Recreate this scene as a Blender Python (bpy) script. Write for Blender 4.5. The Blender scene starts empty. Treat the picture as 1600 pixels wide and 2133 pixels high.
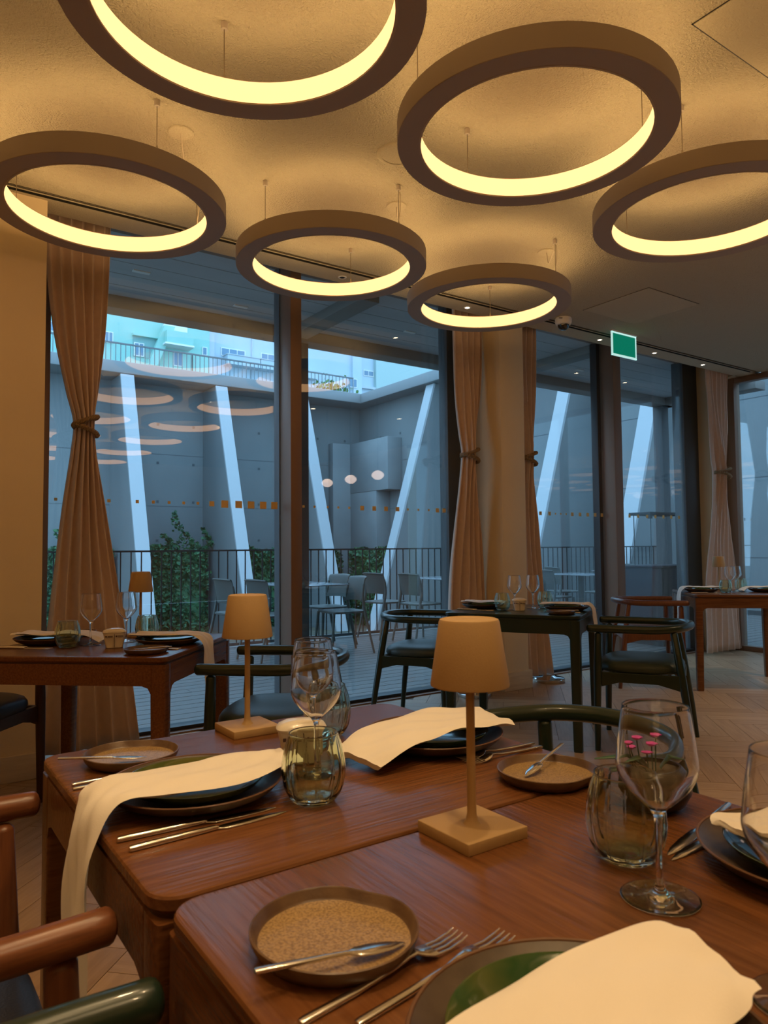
import bpy, bmesh, math, random
from mathutils import Vector, Matrix
random.seed(7)
PI = math.pi
sc = bpy.context.scene
COL = sc.collection

# ------------------------------------------------------------------ camera
F_PX, PITCH, YAW, ROLL, EYE = 1502.85, math.radians(2.858), math.radians(34.841), math.radians(-0.50), 1.138
def cam_axes():
    F = Vector((math.sin(YAW)*math.cos(PITCH), math.cos(YAW)*math.cos(PITCH), math.sin(PITCH)))
    R = Vector((math.cos(YAW), -math.sin(YAW), 0)); U = R.cross(F)
    c, s = math.cos(ROLL), math.sin(ROLL)
    return c*R+s*U, -s*R+c*U, F
AR, AU, AF = cam_axes()
cd = bpy.data.cameras.new('camera'); cam = bpy.data.objects.new('camera', cd); COL.objects.link(cam)
cd.sensor_fit = 'VERTICAL'; cd.sensor_height = 36.0; cd.lens = 36.0*F_PX/2133.0
cd.clip_start = 0.02; cd.clip_end = 400
m = Matrix((AR, AU, -AF)).transposed().to_4x4(); m.translation = (0, 0, EYE); cam.matrix_world = m
cd.dof.use_dof = True; cd.dof.focus_distance = 2.6; cd.dof.aperture_fstop = 11.0
sc.camera = cam

# ------------------------------------------------------------------ sky, exposure
wd = bpy.data.worlds.new('dusk_sky'); sc.world = wd; wd.use_nodes = True
bg = wd.node_tree.nodes['Background']; bg.inputs[0].default_value = (0.37, 0.67, 0.98, 1); bg.inputs[1].default_value = 1.35
vs = sc.view_settings; vs.view_transform = 'Standard'; vs.look = 'None'; vs.exposure = 1.25; vs.gamma = 1.0; vs.use_curve_mapping = False
RING_STRENGTH = 0.74
RING_UPLIGHT = 3.1
FILL_SPOT_WATTS = 26.0
cy = sc.cycles
cy.use_denoising = True; cy.max_bounces = 12; cy.diffuse_bounces = 5; cy.glossy_bounces = 6
cy.transmission_bounces = 12; cy.transparent_max_bounces = 24; cy.sample_clamp_indirect = 8.0; cy.blur_glossy = 0.5

# ------------------------------------------------------------------ materials
MATS = {}
def pmat(name, col, rough=0.5, metal=0.0, col2=None, nscale=8.0, stretch=(1, 1, 1), bump=0.0, bscale=None, coat=0.0,
         trans=0.0, ior=1.45, emit=None, estr=0.0, spec=0.5, detail=4.0, ramp=(0.35, 0.65), sheen=0.0, coord='Object', bdist=0.01):
    mt = bpy.data.materials.new(name); mt.use_nodes = True; nt = mt.node_tree; b = nt.nodes['Principled BSDF']
    c4 = lambda c: (c[0], c[1], c[2], 1)
    b.inputs['Base Color'].default_value = c4(col); b.inputs['Roughness'].default_value = rough
    b.inputs['Metallic'].default_value = metal; b.inputs['IOR'].default_value = ior
    b.inputs['Transmission Weight'].default_value = trans; b.inputs['Coat Weight'].default_value = coat
    b.inputs['Specular IOR Level'].default_value = spec
    if sheen: b.inputs['Sheen Weight'].default_value = sheen
    if emit: b.inputs['Emission Color'].default_value = c4(emit); b.inputs['Emission Strength'].default_value = estr
    if col2 is not None or bump:
        tc = nt.nodes.new('ShaderNodeTexCoord'); mp = nt.nodes.new('ShaderNodeMapping')
        mp.inputs['Scale'].default_value = stretch; nt.links.new(tc.outputs[coord], mp.inputs['Vector'])
        if col2 is not None:
            nz = nt.nodes.new('ShaderNodeTexNoise'); nz.inputs['Scale'].default_value = nscale; nz.inputs['Detail'].default_value = detail
            nt.links.new(mp.outputs[0], nz.inputs['Vector'])
            rp = nt.nodes.new('ShaderNodeValToRGB'); e = rp.color_ramp.elements
            e[0].position, e[1].position = ramp; e[0].color = c4(col); e[1].color = c4(col2)
            nt.links.new(nz.outputs['Fac'], rp.inputs[0]); nt.links.new(rp.outputs[0], b.inputs['Base Color'])
        if bump:
            n2 = nt.nodes.new('ShaderNodeTexNoise'); n2.inputs['Scale'].default_value = bscale or nscale; n2.inputs['Detail'].default_value = detail
            nt.links.new(mp.outputs[0], n2.inputs['Vector'])
            bp = nt.nodes.new('ShaderNodeBump'); bp.inputs['Strength'].default_value = bump; bp.inputs['Distance'].default_value = bdist
            nt.links.new(n2.outputs['Fac'], bp.inputs['Height']); nt.links.new(bp.outputs[0], b.inputs['Normal'])
    MATS[name] = mt; return mt

def pane_glass(name, ior, tint):
    mt = bpy.data.materials.new(name); mt.use_nodes = True; nt = mt.node_tree; nt.nodes.clear()
    out = nt.nodes.new('ShaderNodeOutputMaterial'); mix = nt.nodes.new('ShaderNodeMixShader')
    fr = nt.nodes.new('ShaderNodeFresnel'); ge = nt.nodes.new('ShaderNodeNewGeometry'); mr = nt.nodes.new('ShaderNodeMapRange')
    mr.inputs['To Min'].default_value = ior; mr.inputs['To Max'].default_value = 1.0/ior    # same reflectance on both faces of the thin pane
    nt.links.new(ge.outputs['Backfacing'], mr.inputs['Value']); nt.links.new(mr.outputs[0], fr.inputs['IOR'])
    tr = nt.nodes.new('ShaderNodeBsdfTransparent'); tr.inputs[0].default_value = (*tint, 1)
    gl = nt.nodes.new('ShaderNodeBsdfGlossy'); gl.inputs['Roughness'].default_value = 0.0; gl.inputs[0].default_value = (1, 1, 1, 1)
    nt.links.new(fr.outputs[0], mix.inputs[0]); nt.links.new(tr.outputs[0], mix.inputs[1]); nt.links.new(gl.outputs[0], mix.inputs[2])
    nt.links.new(mix.outputs[0], out.inputs[0]); MATS[name] = mt; return mt

pmat('ceiling_plaster', (0.52, 0.45, 0.325), 0.95, bump=1.0, bscale=120, detail=3, bdist=0.016)
pmat('ceiling_panel', (0.52, 0.45, 0.325), 0.9, bump=0.7, bscale=120, detail=3, bdist=0.010)
pmat('cream_wall', (0.80, 0.66, 0.43), 0.7, col2=(0.76, 0.62, 0.40), nscale=2.0, bump=0.08, bscale=60)
pmat('white_paint', (0.80, 0.78, 0.74), 0.6)
pmat('baseboard', (0.66, 0.54, 0.36), 0.5, col2=(0.58, 0.46, 0.30), nscale=6, stretch=(1, 8, 8))
pmat('bronze', (0.24, 0.145, 0.095), 0.45, metal=0.2)
pmat('black_metal', (0.016, 0.016, 0.018), 0.45)
pmat('grey_steel', (0.085, 0.09, 0.095), 0.5)
pmat('soffit', (0.50, 0.50, 0.51), 0.6, col2=(0.44, 0.44, 0.45), nscale=1.5, stretch=(0.4, 3, 1))
pmat('soffit_beam', (0.20, 0.18, 0.165), 0.5)
pmat('concrete', (0.185, 0.20, 0.205), 0.9, col2=(0.25, 0.265, 0.265), nscale=0.45, stretch=(1, 1, 0.6), bump=0.25, bscale=3.0, ramp=(0.3, 0.7), detail=7)
pmat('concrete_light', (0.25, 0.265, 0.27), 0.9, col2=(0.32, 0.33, 0.33), nscale=0.9, bump=0.25, bscale=4.0, detail=7)
pmat('concrete_hole', (0.10, 0.11, 0.12), 0.9)
pmat('white_strut', (0.46, 0.48, 0.50), 0.6)
pmat('fascia', (0.28, 0.29, 0.295), 0.7)
pmat('deck_wood', (0.115, 0.105, 0.10), 0.36, col2=(0.185, 0.168, 0.158), nscale=5, stretch=(0.5, 9, 9), bump=0.15, bscale=12)
pmat('ground', (0.10, 0.09, 0.07), 0.95, col2=(0.16, 0.14, 0.10), nscale=2)
pmat('leaf', (0.022, 0.095, 0.045), 0.45, col2=(0.07, 0.20, 0.085), nscale=5, ramp=(0.4, 0.62))
pmat('leaf_bright', (0.10, 0.20, 0.05), 0.5, col2=(0.16, 0.28, 0.08), nscale=5)
pmat('twig', (0.05, 0.04, 0.025), 0.9)
pmat('turquoise', (0.30, 0.58, 0.51), 0.9, col2=(0.34, 0.61, 0.54), nscale=0.3)
pmat('turquoise_dark', (0.24, 0.42, 0.40), 0.9)
pmat('building_white', (0.52, 0.60, 0.66), 0.9, col2=(0.48, 0.56, 0.62), nscale=0.2)
pmat('building_grey', (0.52, 0.56, 0.60), 0.9)
pmat('building_pale', (0.42, 0.54, 0.52), 0.9)
pmat('far_pane', (0.16, 0.26, 0.36), 0.15)
pmat('far_dark', (0.05, 0.06, 0.07), 0.5)
pmat('oak_floor', (0.33, 0.215, 0.125), 0.38, col2=(0.41, 0.275, 0.165), nscale=4, stretch=(1.2, 14, 14), bump=0.06, bscale=14)
pmat('oak_floor_2', (0.29, 0.185, 0.105), 0.40, col2=(0.36, 0.235, 0.14), nscale=4, stretch=(1.2, 14, 14), bump=0.06, bscale=14)
pmat('oak_floor_3', (0.37, 0.245, 0.145), 0.36, col2=(0.44, 0.30, 0.185), nscale=4, stretch=(1.2, 14, 14), bump=0.06, bscale=14)
pmat('floor_joint', (0.16, 0.10, 0.06), 0.7)
pmat('table_wood', (0.108, 0.039, 0.013), 0.25, col2=(0.172, 0.066, 0.022), nscale=5, stretch=(1.6, 26, 26), bump=0.35, bscale=5.5, ramp=(0.3, 0.7), detail=6, bdist=0.003, spec=0.4)
pmat('chair_wood', (0.12, 0.040, 0.017), 0.32, col2=(0.19, 0.068, 0.027), nscale=6, stretch=(20, 20, 1.5), ramp=(0.3, 0.7))
pmat('chair_wood_rail', (0.12, 0.040, 0.017), 0.30, col2=(0.21, 0.075, 0.030), nscale=6, stretch=(14, 2.0, 30), ramp=(0.3, 0.7))
pmat('dark_wood', (0.05, 0.018, 0.009), 0.35)
pmat('green_lacquer', (0.012, 0.026, 0.017), 0.28, coat=0.2)
pmat('green_leather', (0.028, 0.045, 0.036), 0.42, bump=0.12, bscale=220)
pmat('navy_leather', (0.020, 0.020, 0.026), 0.40, bump=0.12, bscale=220)
pmat('brown_leather', (0.14, 0.058, 0.026), 0.42, bump=0.12, bscale=220)
pmat('curtain_cloth', (0.66, 0.50, 0.40), 0.8, col2=(0.62, 0.47, 0.375), nscale=30, sheen=0.3, bump=0.05, bscale=300)
pmat('rope', (0.26, 0.17, 0.085), 0.8, bump=0.3, bscale=200)
pmat('chrome', (0.72, 0.72, 0.72), 0.08, metal=1.0)
pmat('steel', (0.70, 0.68, 0.65), 0.16, metal=1.0)
pmat('lamp_sand', (0.42, 0.27, 0.12), 0.62, bump=0.05, bscale=400)
pmat('ring_paint', (0.42, 0.355, 0.30), 0.6)
pmat('ring_light', (0.9, 0.85, 0.7), 0.5, emit=(1.0, 0.51, 0.21), estr=RING_STRENGTH)
pmat('ring_uplight', (0.9, 0.85, 0.7), 0.5, emit=(1.0, 0.64, 0.26), estr=RING_UPLIGHT)
pmat('cable', (0.50, 0.42, 0.32), 0.5)
pmat('wire_paint', (0.16, 0.12, 0.08), 0.5)
pmat('dark_cable', (0.04, 0.035, 0.03), 0.5)
pmat('black_slot', (0.012, 0.011, 0.010), 0.7)
pmat('spot_glow', (1, 1, 1), 0.5, emit=(1.0, 0.78, 0.50), estr=7.0)
pmat('exit_green', (0.0, 0.16, 0.10), 0.3, emit=(0.0, 0.20, 0.12), estr=0.32)
pmat('exit_edge', (0.6, 0.8, 0.8), 0.2, emit=(0.55, 0.9, 0.85), estr=0.32)
pmat('camera_dome', (0.01, 0.01, 0.012), 0.05, coat=1.0)
pmat('napkin', (0.80, 0.74, 0.66), 0.85, bump=0.06, bscale=500, sheen=0.2)
pmat('charger', (0.050, 0.032, 0.021), 0.38, col2=(0.085, 0.058, 0.038), nscale=28, bump=0.15, bscale=60, bdist=0.002)
pmat('charger_rim', (0.13, 0.062, 0.030), 0.4)
pmat('bread_glaze', (0.15, 0.090, 0.040), 0.33, col2=(0.36, 0.235, 0.105), nscale=380, ramp=(0.30, 0.62), bump=0.5, bscale=300, bdist=0.0015, detail=2)
pmat('bread_body', (0.085, 0.045, 0.024), 0.36, col2=(0.135, 0.077, 0.040), nscale=40, bump=0.1, bscale=60)
pmat('green_glaze', (0.018, 0.058, 0.018), 0.10, col2=(0.090, 0.085, 0.016), nscale=9, spec=0.4, ramp=(0.35, 0.7))
pmat('porcelain', (0.74, 0.68, 0.58), 0.3, coat=0.3)
pmat('print_ink', (0.10, 0.06, 0.06), 0.6)
pmat('black_ceramic', (0.012, 0.012, 0.012), 0.3)
pmat('pink_petal', (0.50, 0.05, 0.34), 0.6)
pmat('succulent', (0.02, 0.075, 0.03), 0.45)
pmat('rail_paint', (0.16, 0.18, 0.19), 0.5)
pmat('outdoor_plastic', (0.085, 0.092, 0.085), 0.5)
pmat('outdoor_top', (0.22, 0.24, 0.26), 0.16)
pmat('station', (0.022, 0.016, 0.024), 0.5, spec=0.25)
pmat('square_sticker', (0.80, 0.56, 0.22), 0.6)
pmat('crystal', (1, 1, 1), 0.0, trans=1.0, ior=1.47)
pmat('green_crystal', (0.85, 0.94, 0.81), 0.0, trans=1.0, ior=1.47)
pmat('globe_glow', (1, 1, 1), 0.5, emit=(1.0, 0.72, 0.58), estr=1.4)
pane_glass('window_pane_glass', 1.8, (0.93, 0.96, 0.97))

# ------------------------------------------------------------------ mesh helpers
def mesh_from(vs_, fs, smooth=False, sharp=35):
    me = bpy.data.meshes.new('m'); me.from_pydata([tuple(v) for v in vs_], [], fs); me.validate(); me.update()
    if smooth:
        me.shade_smooth(); me.set_sharp_from_angle(angle=math.radians(sharp))
    return me
def link(name, me, mat, parent=None, loc=(0, 0, 0), rot=(0, 0, 0), kind=None):
    o = bpy.data.objects.new(name, me)
    me.name = name
    if mat is not None and not me.materials: me.materials.append(MATS[mat] if isinstance(mat, str) else mat)
    COL.objects.link(o); o.location = loc; o.rotation_euler = rot
    if parent is not None: o.parent = parent
    if kind: o['kind'] = kind
    return o
def thing(name, label, cat, loc=(0, 0, 0), rz=0.0, group=None):
    o = bpy.data.objects.new(name, None); COL.objects.link(o); o.empty_display_size = 0.05
    o.location = loc; o.rotation_euler = (0, 0, rz); o['label'] = label; o['category'] = cat
    if group: o['group'] = group
    return o
def tag(o, label, cat, group=None):
    o['label'] = label; o['category'] = cat
    if group: o['group'] = group
    return o
def struct(o, label=None):
    o['kind'] = 'structure'
    if label: o['label'] = label
    return o
def copy_tree(o, parent=None):
    c = o.copy(); COL.objects.link(c); c.parent = parent
    for ch in list(o.children): copy_tree(ch, c)
    return c

def box(x0, x1, y0, y1, z0, z1, bevel=0.0, seg=2):
    if not bevel:
        v = [(x0, y0, z0), (x1, y0, z0), (x1, y1, z0), (x0, y1, z0), (x0, y0, z1), (x1, y0, z1), (x1, y1, z1), (x0, y1, z1)]
        return mesh_from(v, [(3, 2, 1, 0), (4, 5, 6, 7), (0, 1, 5, 4), (1, 2, 6, 5), (2, 3, 7, 6), (3, 0, 4, 7)])
    bm = bmesh.new(); bmesh.ops.create_cube(bm, size=1.0)
    for v in bm.verts:
        v.co = Vector((x0+(v.co.x+.5)*(x1-x0), y0+(v.co.y+.5)*(y1-y0), z0+(v.co.z+.5)*(z1-z0)))
    bmesh.ops.bevel(bm, geom=bm.edges[:], offset=bevel, segments=seg, affect='EDGES', profile=0.5)
    me = bpy.data.meshes.new('m'); bm.to_mesh(me); bm.free(); me.shade_smooth(); me.set_sharp_from_angle(angle=math.radians(50)); return me
def lathe(prof, n=32, closed=False, mod=None, smooth=True, sharp=40):
    vs_, fs = [], []
    k = len(prof)
    for i in range(n):
        a = 2*PI*i/n
        for (r, z) in prof:
            rr = r*(mod(a, r, z) if mod else 1.0)
            vs_.append((rr*math.cos(a), rr*math.sin(a), z))
    for i in range(n):
        j = (i+1) % n
        for q in range(k-1 if not closed else k):
            q2 = (q+1) % k
            a_, b_, c_, d_ = i*k+q, j*k+q, j*k+q2, i*k+q2
            if prof[q][0] < 1e-6: fs.append((a_, c_, d_))
            elif prof[q2][0] < 1e-6: fs.append((a_, b_, d_))
            else: fs.append((a_, b_, c_, d_))
    me = mesh_from(vs_, fs)
    bm = bmesh.new(); bm.from_mesh(me); bmesh.ops.remove_doubles(bm, verts=bm.verts, dist=1e-6); bmesh.ops.recalc_face_normals(bm, faces=bm.faces); bm.to_mesh(me); bm.free()
    if smooth: me.shade_smooth(); me.set_sharp_from_angle(angle=math.radians(sharp))
    return me
def dense(prof, n=4):
    return [(max(0.0, r), z) for r, z in spline(prof, n)]
def spline(pts, n=8):
    """Catmull-Rom through points (tuples of any length)."""
    P = [tuple(p) for p in pts]; out = []
    ext = [tuple(2*a-b for a, b in zip(P[0], P[1]))]+P+[tuple(2*a-b for a, b in zip(P[-1], P[-2]))]
    for i in range(1, len(ext)-2):
        for s in range(n):
            t = s/n
            out.append(tuple(0.5*((2*b)+(-a+c)*t+(2*a-5*b+4*c-d)*t*t+(-a+3*b-3*c+d)*t**3) for a, b, c, d in zip(ext[i-1], ext[i], ext[i+1], ext[i+2])))
    out.append(P[-1]); return out
def tube(path, rad, n=10, closed=False, caps=True, round_ends=False, flat=1.0):
    P = [Vector(p) for p in path]; k = len(P)
    R = [rad]*k if not hasattr(rad, '__len__') else list(rad)
    if round_ends and not closed:
        d0 = (P[0]-P[1]).normalized(); d1 = (P[-1]-P[-2]).normalized(); r0, r1 = R[0], R[-1]
        pre = [(P[0]+d0*r0*f, r0*g) for f, g in ((0.55, 0.25), (0.42, 0.65), (0.22, 0.9))]
        post = [(P[-1]+d1*r1*f, r1*g) for f, g in ((0.22, 0.9), (0.42, 0.65), (0.55, 0.25))]
        P = [p for p, _ in pre]+P+[p for p, _ in post]; R = [r for _, r in pre]+R+[r for _, r in post]; k = len(P)
    vs_, fs = [], []
    up = Vector((0, 0, 1)); prev = None
    for i in range(k):
        if closed: t = (P[(i+1) % k]-P[i-1]).normalized()
        else: t = (P[min(i+1, k-1)]-P[max(i-1, 0)]).normalized()
        if prev is None:
            a = up if abs(t.z) < 0.9 else Vector((1, 0, 0))
            x = t.cross(a).normalized()
        else:
            x = (prev-t*prev.dot(t)).normalized()
        prev = x; y = t.cross(x)
        for j in range(n):
            an = 2*PI*j/n
            vs_.append(P[i]+x*math.cos(an)*R[i]+y*math.sin(an)*R[i]*flat)
    for i in range(k if closed else k-1):
        i2 = (i+1) % k
        for j in range(n):
            j2 = (j+1) % n
            fs.append((i*n+j, i*n+j2, i2*n+j2, i2*n+j))
    if not closed and caps:
        fs.append(tuple(range(n))[::-1]); fs.append(tuple((k-1)*n+j for j in range(n)))
    me = mesh_from(vs_, fs, True, 50)
    bm = bmesh.new(); bm.from_mesh(me); bmesh.ops.recalc_face_normals(bm, faces=bm.faces); bm.to_mesh(me); bm.free()
    return me
def loft(sections, caps=True, smooth=True, sharp=45):
    """sections: list of equal-length rings of points."""
    n = len(sections[0]); vs_ = [p for s in sections for p in s]; fs = []
    for i in range(len(sections)-1):
        for j in range(n):
            j2 = (j+1) % n
            fs.append((i*n+j, i*n+j2, (i+1)*n+j2, (i+1)*n+j))
    if caps: fs.append(tuple(range(n))[::-1]); fs.append(tuple((len(sections)-1)*n+j for j in range(n)))
    me = mesh_from(vs_, fs)
    bm = bmesh.new(); bm.from_mesh(me); bmesh.ops.recalc_face_normals(bm, faces=bm.faces); bm.to_mesh(me); bm.free()
    if smooth: me.shade_smooth(); me.set_sharp_from_angle(angle=math.radians(sharp))
    return me
def prism(poly, axis, a, b, bevel=0.0):
    """poly in the two other axes, extruded from a to b along axis."""
    def P(u, w, t): return {'x': (t, u, w), 'y': (u, t, w), 'z': (u, w, t)}[axis]
    n = len(poly); v = [P(*p, a) for p in poly]+[P(*p, b) for p in poly]
    f = [tuple(range(n)), tuple(range(n, 2*n))]+[(i, (i+1) % n, n+(i+1) % n, n+i) for i in range(n)]
    me = mesh_from(v, f); bm = bmesh.new(); bm.from_mesh(me); bmesh.ops.recalc_face_normals(bm, faces=bm.faces)
    if bevel: bmesh.ops.bevel(bm, geom=bm.edges[:], offset=bevel, segments=2, affect='EDGES', profile=0.5)
    bm.to_mesh(me); bm.free(); return me
def sup(cx, cy_, z, a, b, e=4.0, n=32):
    out = []
    for i in range(n):
        t = 2*PI*i/n; c, s = math.cos(t), math.sin(t)
        out.append((cx+a*math.copysign(abs(c)**(2/e), c), cy_+b*math.copysign(abs(s)**(2/e), s), z))
    return out
def leaf_cloud(pts, size, rng, tilt=1.0):
    vs_, fs = [], []
    for p in pts:
        s = size*rng.uniform(0.6, 1.3); a = rng.uniform(0, 2*PI); el = rng.uniform(-0.9, 0.9)*tilt
        d = Vector((math.cos(a)*math.cos(el), math.sin(a)*math.cos(el), math.sin(el)))
        w = d.cross(Vector((rng.uniform(-1, 1), rng.uniform(-1, 1), rng.uniform(-1, 1)))).normalized()*s*0.33
        p = Vector(p); b = len(vs_)
        nrm = d.cross(w).normalized()*s*0.12
        vs_ += [p-d*s*0.5, p+w+nrm, p+d*s*0.5, p-w+nrm]; fs.append((b, b+1, b+2, b+3))
    return mesh_from(vs_, fs)

# ------------------------------------------------------------------ room: sizes
ZC = 2.97            # ceiling height
YG = 4.56            # glass line of the window wall
XR = 7.70            # glass line of the side wall
YE = 4.18            # ceiling edge before the curtain pocket
XL, YB = -5.2, -6.2  # far walls behind the camera

# floor: sub-floor and herringbone planks
floor = struct(link('floor', box(XL, XR, YB, YG+0.06, -0.06, -0.004), 'floor_joint'), 'oak herringbone parquet floor of the dining room')
def to_px(p):
    d = Vector(p)-Vector((0, 0, EYE)); z = d.dot(AF)
    if z < 0.05: return None
    return 800+F_PX*d.dot(AR)/z, 1066.5-F_PX*d.dot(AU)/z, z
Wp, Np = 0.112, 5
Lp = Wp*Np
plank_h = {k: box(0.0012, Lp-0.0012, 0.0012, Wp-0.0012, -0.006, 0.0) for k in ('oak_floor', 'oak_floor_2', 'oak_floor_3')}
for k, me in plank_h.items(): me.materials.append(MATS[k])
ang = math.radians(45); ca, sa = math.cos(ang), math.sin(ang)
cands = []
for mrow in range(-10, 11):
    for j in range(-110, 111):
        for kind in (0, 1):
            if kind == 0: ox, oy = j*Wp+2*Np*Wp*mrow, j*Wp
            else: ox, oy = (j-1)*Wp+2*Np*Wp*mrow, j*Wp
            cx, cy2 = (ox+Lp/2, oy+Wp/2) if kind == 0 else (ox+Wp/2, oy+Lp/2)
            wx, wy = 1.0+cx*ca-cy2*sa, 0.5+cx*sa+cy2*ca
            if not (XL+0.35 < wx < XR-0.02 and YB+0.35 < wy < YG-0.02): continue
            cands.append((ox, oy, kind, wx, wy))
def seen(c):
    q = to_px((c[3], c[4], 0))
    if q is None or not (-40 < q[0] < 1640 and 1300 < q[1] < 2200): return None
    if c[4] > 4.0 and c[3] < 0.65: return None
    if 0.0 < c[3] < 1.05 and c[4] < 1.5: return None
    # behind the main table tops
    t = (0.75-EYE)/(0-EYE); hx, hy = c[3]*t, c[4]*t
    if 0.27 < hx < 1.03 and 0.12 < hy < 1.49: return None
    return q[2]
vis = sorted([(seen(c), i) for i, c in enumerate(cands) if seen(c) is not None])
chosen = set(i for _, i in vis[:300])
rng = random.Random(3)
rest_v, rest_f = [], []
for i, c in enumerate(cands):
    ox, oy, kind = c[:3]
    mk = rng.choice(('oak_floor', 'oak_floor', 'oak_floor_2', 'oak_floor_3'))
    if i in chosen:
        o = bpy.data.objects.new('plank', plank_h[mk]); COL.objects.link(o); o.parent = floor
        if kind == 0: lx, ly, r = ox, oy, 0.0
        else: lx, ly, r = ox+Wp, oy, PI/2
        o.location = (1.0+lx*ca-ly*sa, 0.5+lx*sa+ly*ca, 0); o.rotation_euler = (0, 0, ang+r)
    else:
        w_, h_ = (Lp, Wp) if kind == 0 else (Wp, Lp)
        b = len(rest_v); g = 0.0012
        for (ax, ay) in ((g, g), (w_-g, g), (w_-g, h_-g), (g, h_-g)):
            lx, ly = ox+ax, oy+ay; rest_v.append((1.0+lx*ca-ly*sa, 0.5+lx*sa+ly*ca, 0.0))
        rest_f.append((b, b+1, b+2, b+3))
link('parquet_rest', mesh_from(rest_v, rest_f), 'oak_floor', floor, kind='stuff')

# ceiling: slab with the curtain pocket behind its edge
ceiling = struct(link('ceiling', box(XL, XR+0.05, YB, 3.935, ZC, ZC+0.25), 'ceiling_plaster'), 'rough plastered ceiling of the dining room')
link('ceiling_strip', box(XL, XR+0.05, 4.005, YE, ZC, ZC+0.25), 'ceiling_panel', ceiling)
link('slot_bed', box(XL, XR+0.05, 3.935, 4.005, ZC+0.03, ZC+0.25), 'black_slot', ceiling)
link('pocket_top', box(XL, XR+0.05, YE, YG+0.1, 3.20, 3.25), 'ceiling_panel', ceiling)
sd = thing('slot_diffuser', 'long black twin-slot air diffuser set in the ceiling along the window wall', 'air diffuser', (0, 0, ZC))
link('centre_fin', box(XL+0.1, 7.55, 3.967, 3.974, 0.0, 0.004), 'ceiling_panel', sd)
for y in (3.937, 3.999): link('edge_fin', box(XL+0.1, 7.55, y, y+0.004, 0.0, 0.02), 'black_slot', sd)
# access hatches
def hatch(x0, y0, x1, y1, label):
    t = thing('access_hatch', label, 'hatch', ((x0+x1)/2, (y0+y1)/2, ZC)); w, d = (x1-x0)/2, (y1-y0)/2
    link('leaf_panel', box(-w+0.006, w-0.006, -d+0.006, d-0.006, -0.004, 0.0), 'ceiling_panel', t)
    for a, b, c, e in ((-w, w, -d, -d+0.005), (-w, w, d-0.005, d), (-w, -w+0.005, -d, d), (w-0.005, w, -d, d)):
        link('seam', box(a, b, c, e, -0.0015, 0.0), 'dark_cable', t)
hatch(4.43, 3.05, 5.06, 3.64, 'square ceiling hatch behind the dome camera')
hatch(2.30, 0.78, 2.92, 1.385, 'ceiling hatch whose corner shows at the top edge above the largest ring')

# walls of the room
struct(link('wall_window_side', box(XL, 0.675, 4.03, YG+0.1, 0, ZC), 'cream_wall'), 'cream wall beside the first curtain')
struct(link('baseboard_window_side', box(XL, 0.685, 4.012, 4.03, 0, 0.13, 0.004), 'baseboard'))
struct(link('wall_left', box(XL-0.15, XL, YB, YG, 0, ZC), 'cream_wall'))
struct(link('wall_back', box(XL, XR, YB-0.15, YB, 0, ZC), 'cream_wall'))
struct(link('wall_right', box(XR, XR+0.2, YB, -1.2, 0, ZC), 'cream_wall'))
# column between the curtains
struct(link('column_between_curtains', box(4.06, 4.325, 4.18, YG+0.05, 0, 3.2, 0.003), 'cream_wall'), 'cream pilaster between two tied curtains')
struct(link('baseboard_column', box(4.03, 4.345, 4.155, YG, 0, 0.145, 0.005), 'baseboard'))
struct(link('wall_corner', box(7.42, XR-0.06, 4.36, YG+0.05, 0, 3.2, 0.003), 'cream_wall'), 'narrow cream wall strip behind the last curtain')
struct(link('baseboard_corner', box(7.40, XR-0.055, 4.345, 4.36, 0, 0.12, 0.003), 'baseboard'))

# ------------------------------------------------------------------ windows
def window(n, x0, x1, label):
    w = struct(link('window_%d' % n, box(x0, x1, YG-0.004, YG+0.004, 0.03, 3.18), 'window_pane_glass'), label)
    link('bottom_track', box(x0, x1, YG-0.06, YG+0.05, 0.0, 0.032, 0.003), 'black_metal', w)
    link('threshold', box(x0, x1, YG-0.11, YG-0.06, 0.0, 0.010), 'bronze', w)
    link('top_track', box(x0, x1, YG-0.05, YG+0.05, 3.14, 3.2), 'bronze', w)
    return w
w1 = window(1, 0.78, 2.30, 'tall fixed window pane left of the first mullion')
w2 = window(2, 2.385, 3.80, 'tall window pane between first mullion and second curtain')
w3 = window(3, 4.33, 5.80, 'tall window pane right of the cream column')
w4 = window(4, 5.92, 7.16, 'tall window pane right of the second mullion')
def squares(w, lst):
    for px_, s in lst:
        # px_: X position on the glass, s: edge length
        link('square_sticker', box(px_-s/2, px_+s/2, YG-0.0055, YG-0.0045, 1.44-s/2, 1.44+s/2), 'square_sticker', w)
squares(w1, [(0.83, .017), (1.13, .02), (1.30, .02), (1.40, .019), (1.50, .018), (1.595, .018), (1.69, .018), (1.785, .034), (1.875, .049), (1.975, .049), (2.065, .049), (2.155, .049), (2.24, .049)])
squares(w2, [(2.47, .018), (2.56, .016), (2.67, .016), (2.76, .016), (2.855, .016), (2.97, .034), (3.08, .034), (3.19, .034), (3.30, .034), (3.40, .017), (3.505, .017), (3.61, .017), (3.70, .034), (3.77, .034)])
squares(w3, [(4.90, .034), (5.02, .034), (5.10, .016), (5.17, .016), (5.245, .016), (5.33, .034), (5.44, .034), (5.55, .034), (5.66, .034), (5.76, .034)])
squares(w4, [(6.05, .034), (6.19, .034), (6.33, .034), (6.48, .034), (6.62, .034), (6.76, .034), (6.9, .034), (7.04, .034)])
def mull(n, x0, x1, y0, y1, mat='bronze', z1=3.2):
    return struct(link('trim_%d' % n, box(x0, x1, y0, y1, 0.0, z1, 0.003), mat))
mull(1, 0.675, 0.775, YG-0.10, YG+0.05)
mull(2, 2.30, 2.385, YG-0.14, YG+0.02)
mull(3, 2.29, 2.45, YG+0.02, YG+0.10, 'grey_steel')
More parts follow.
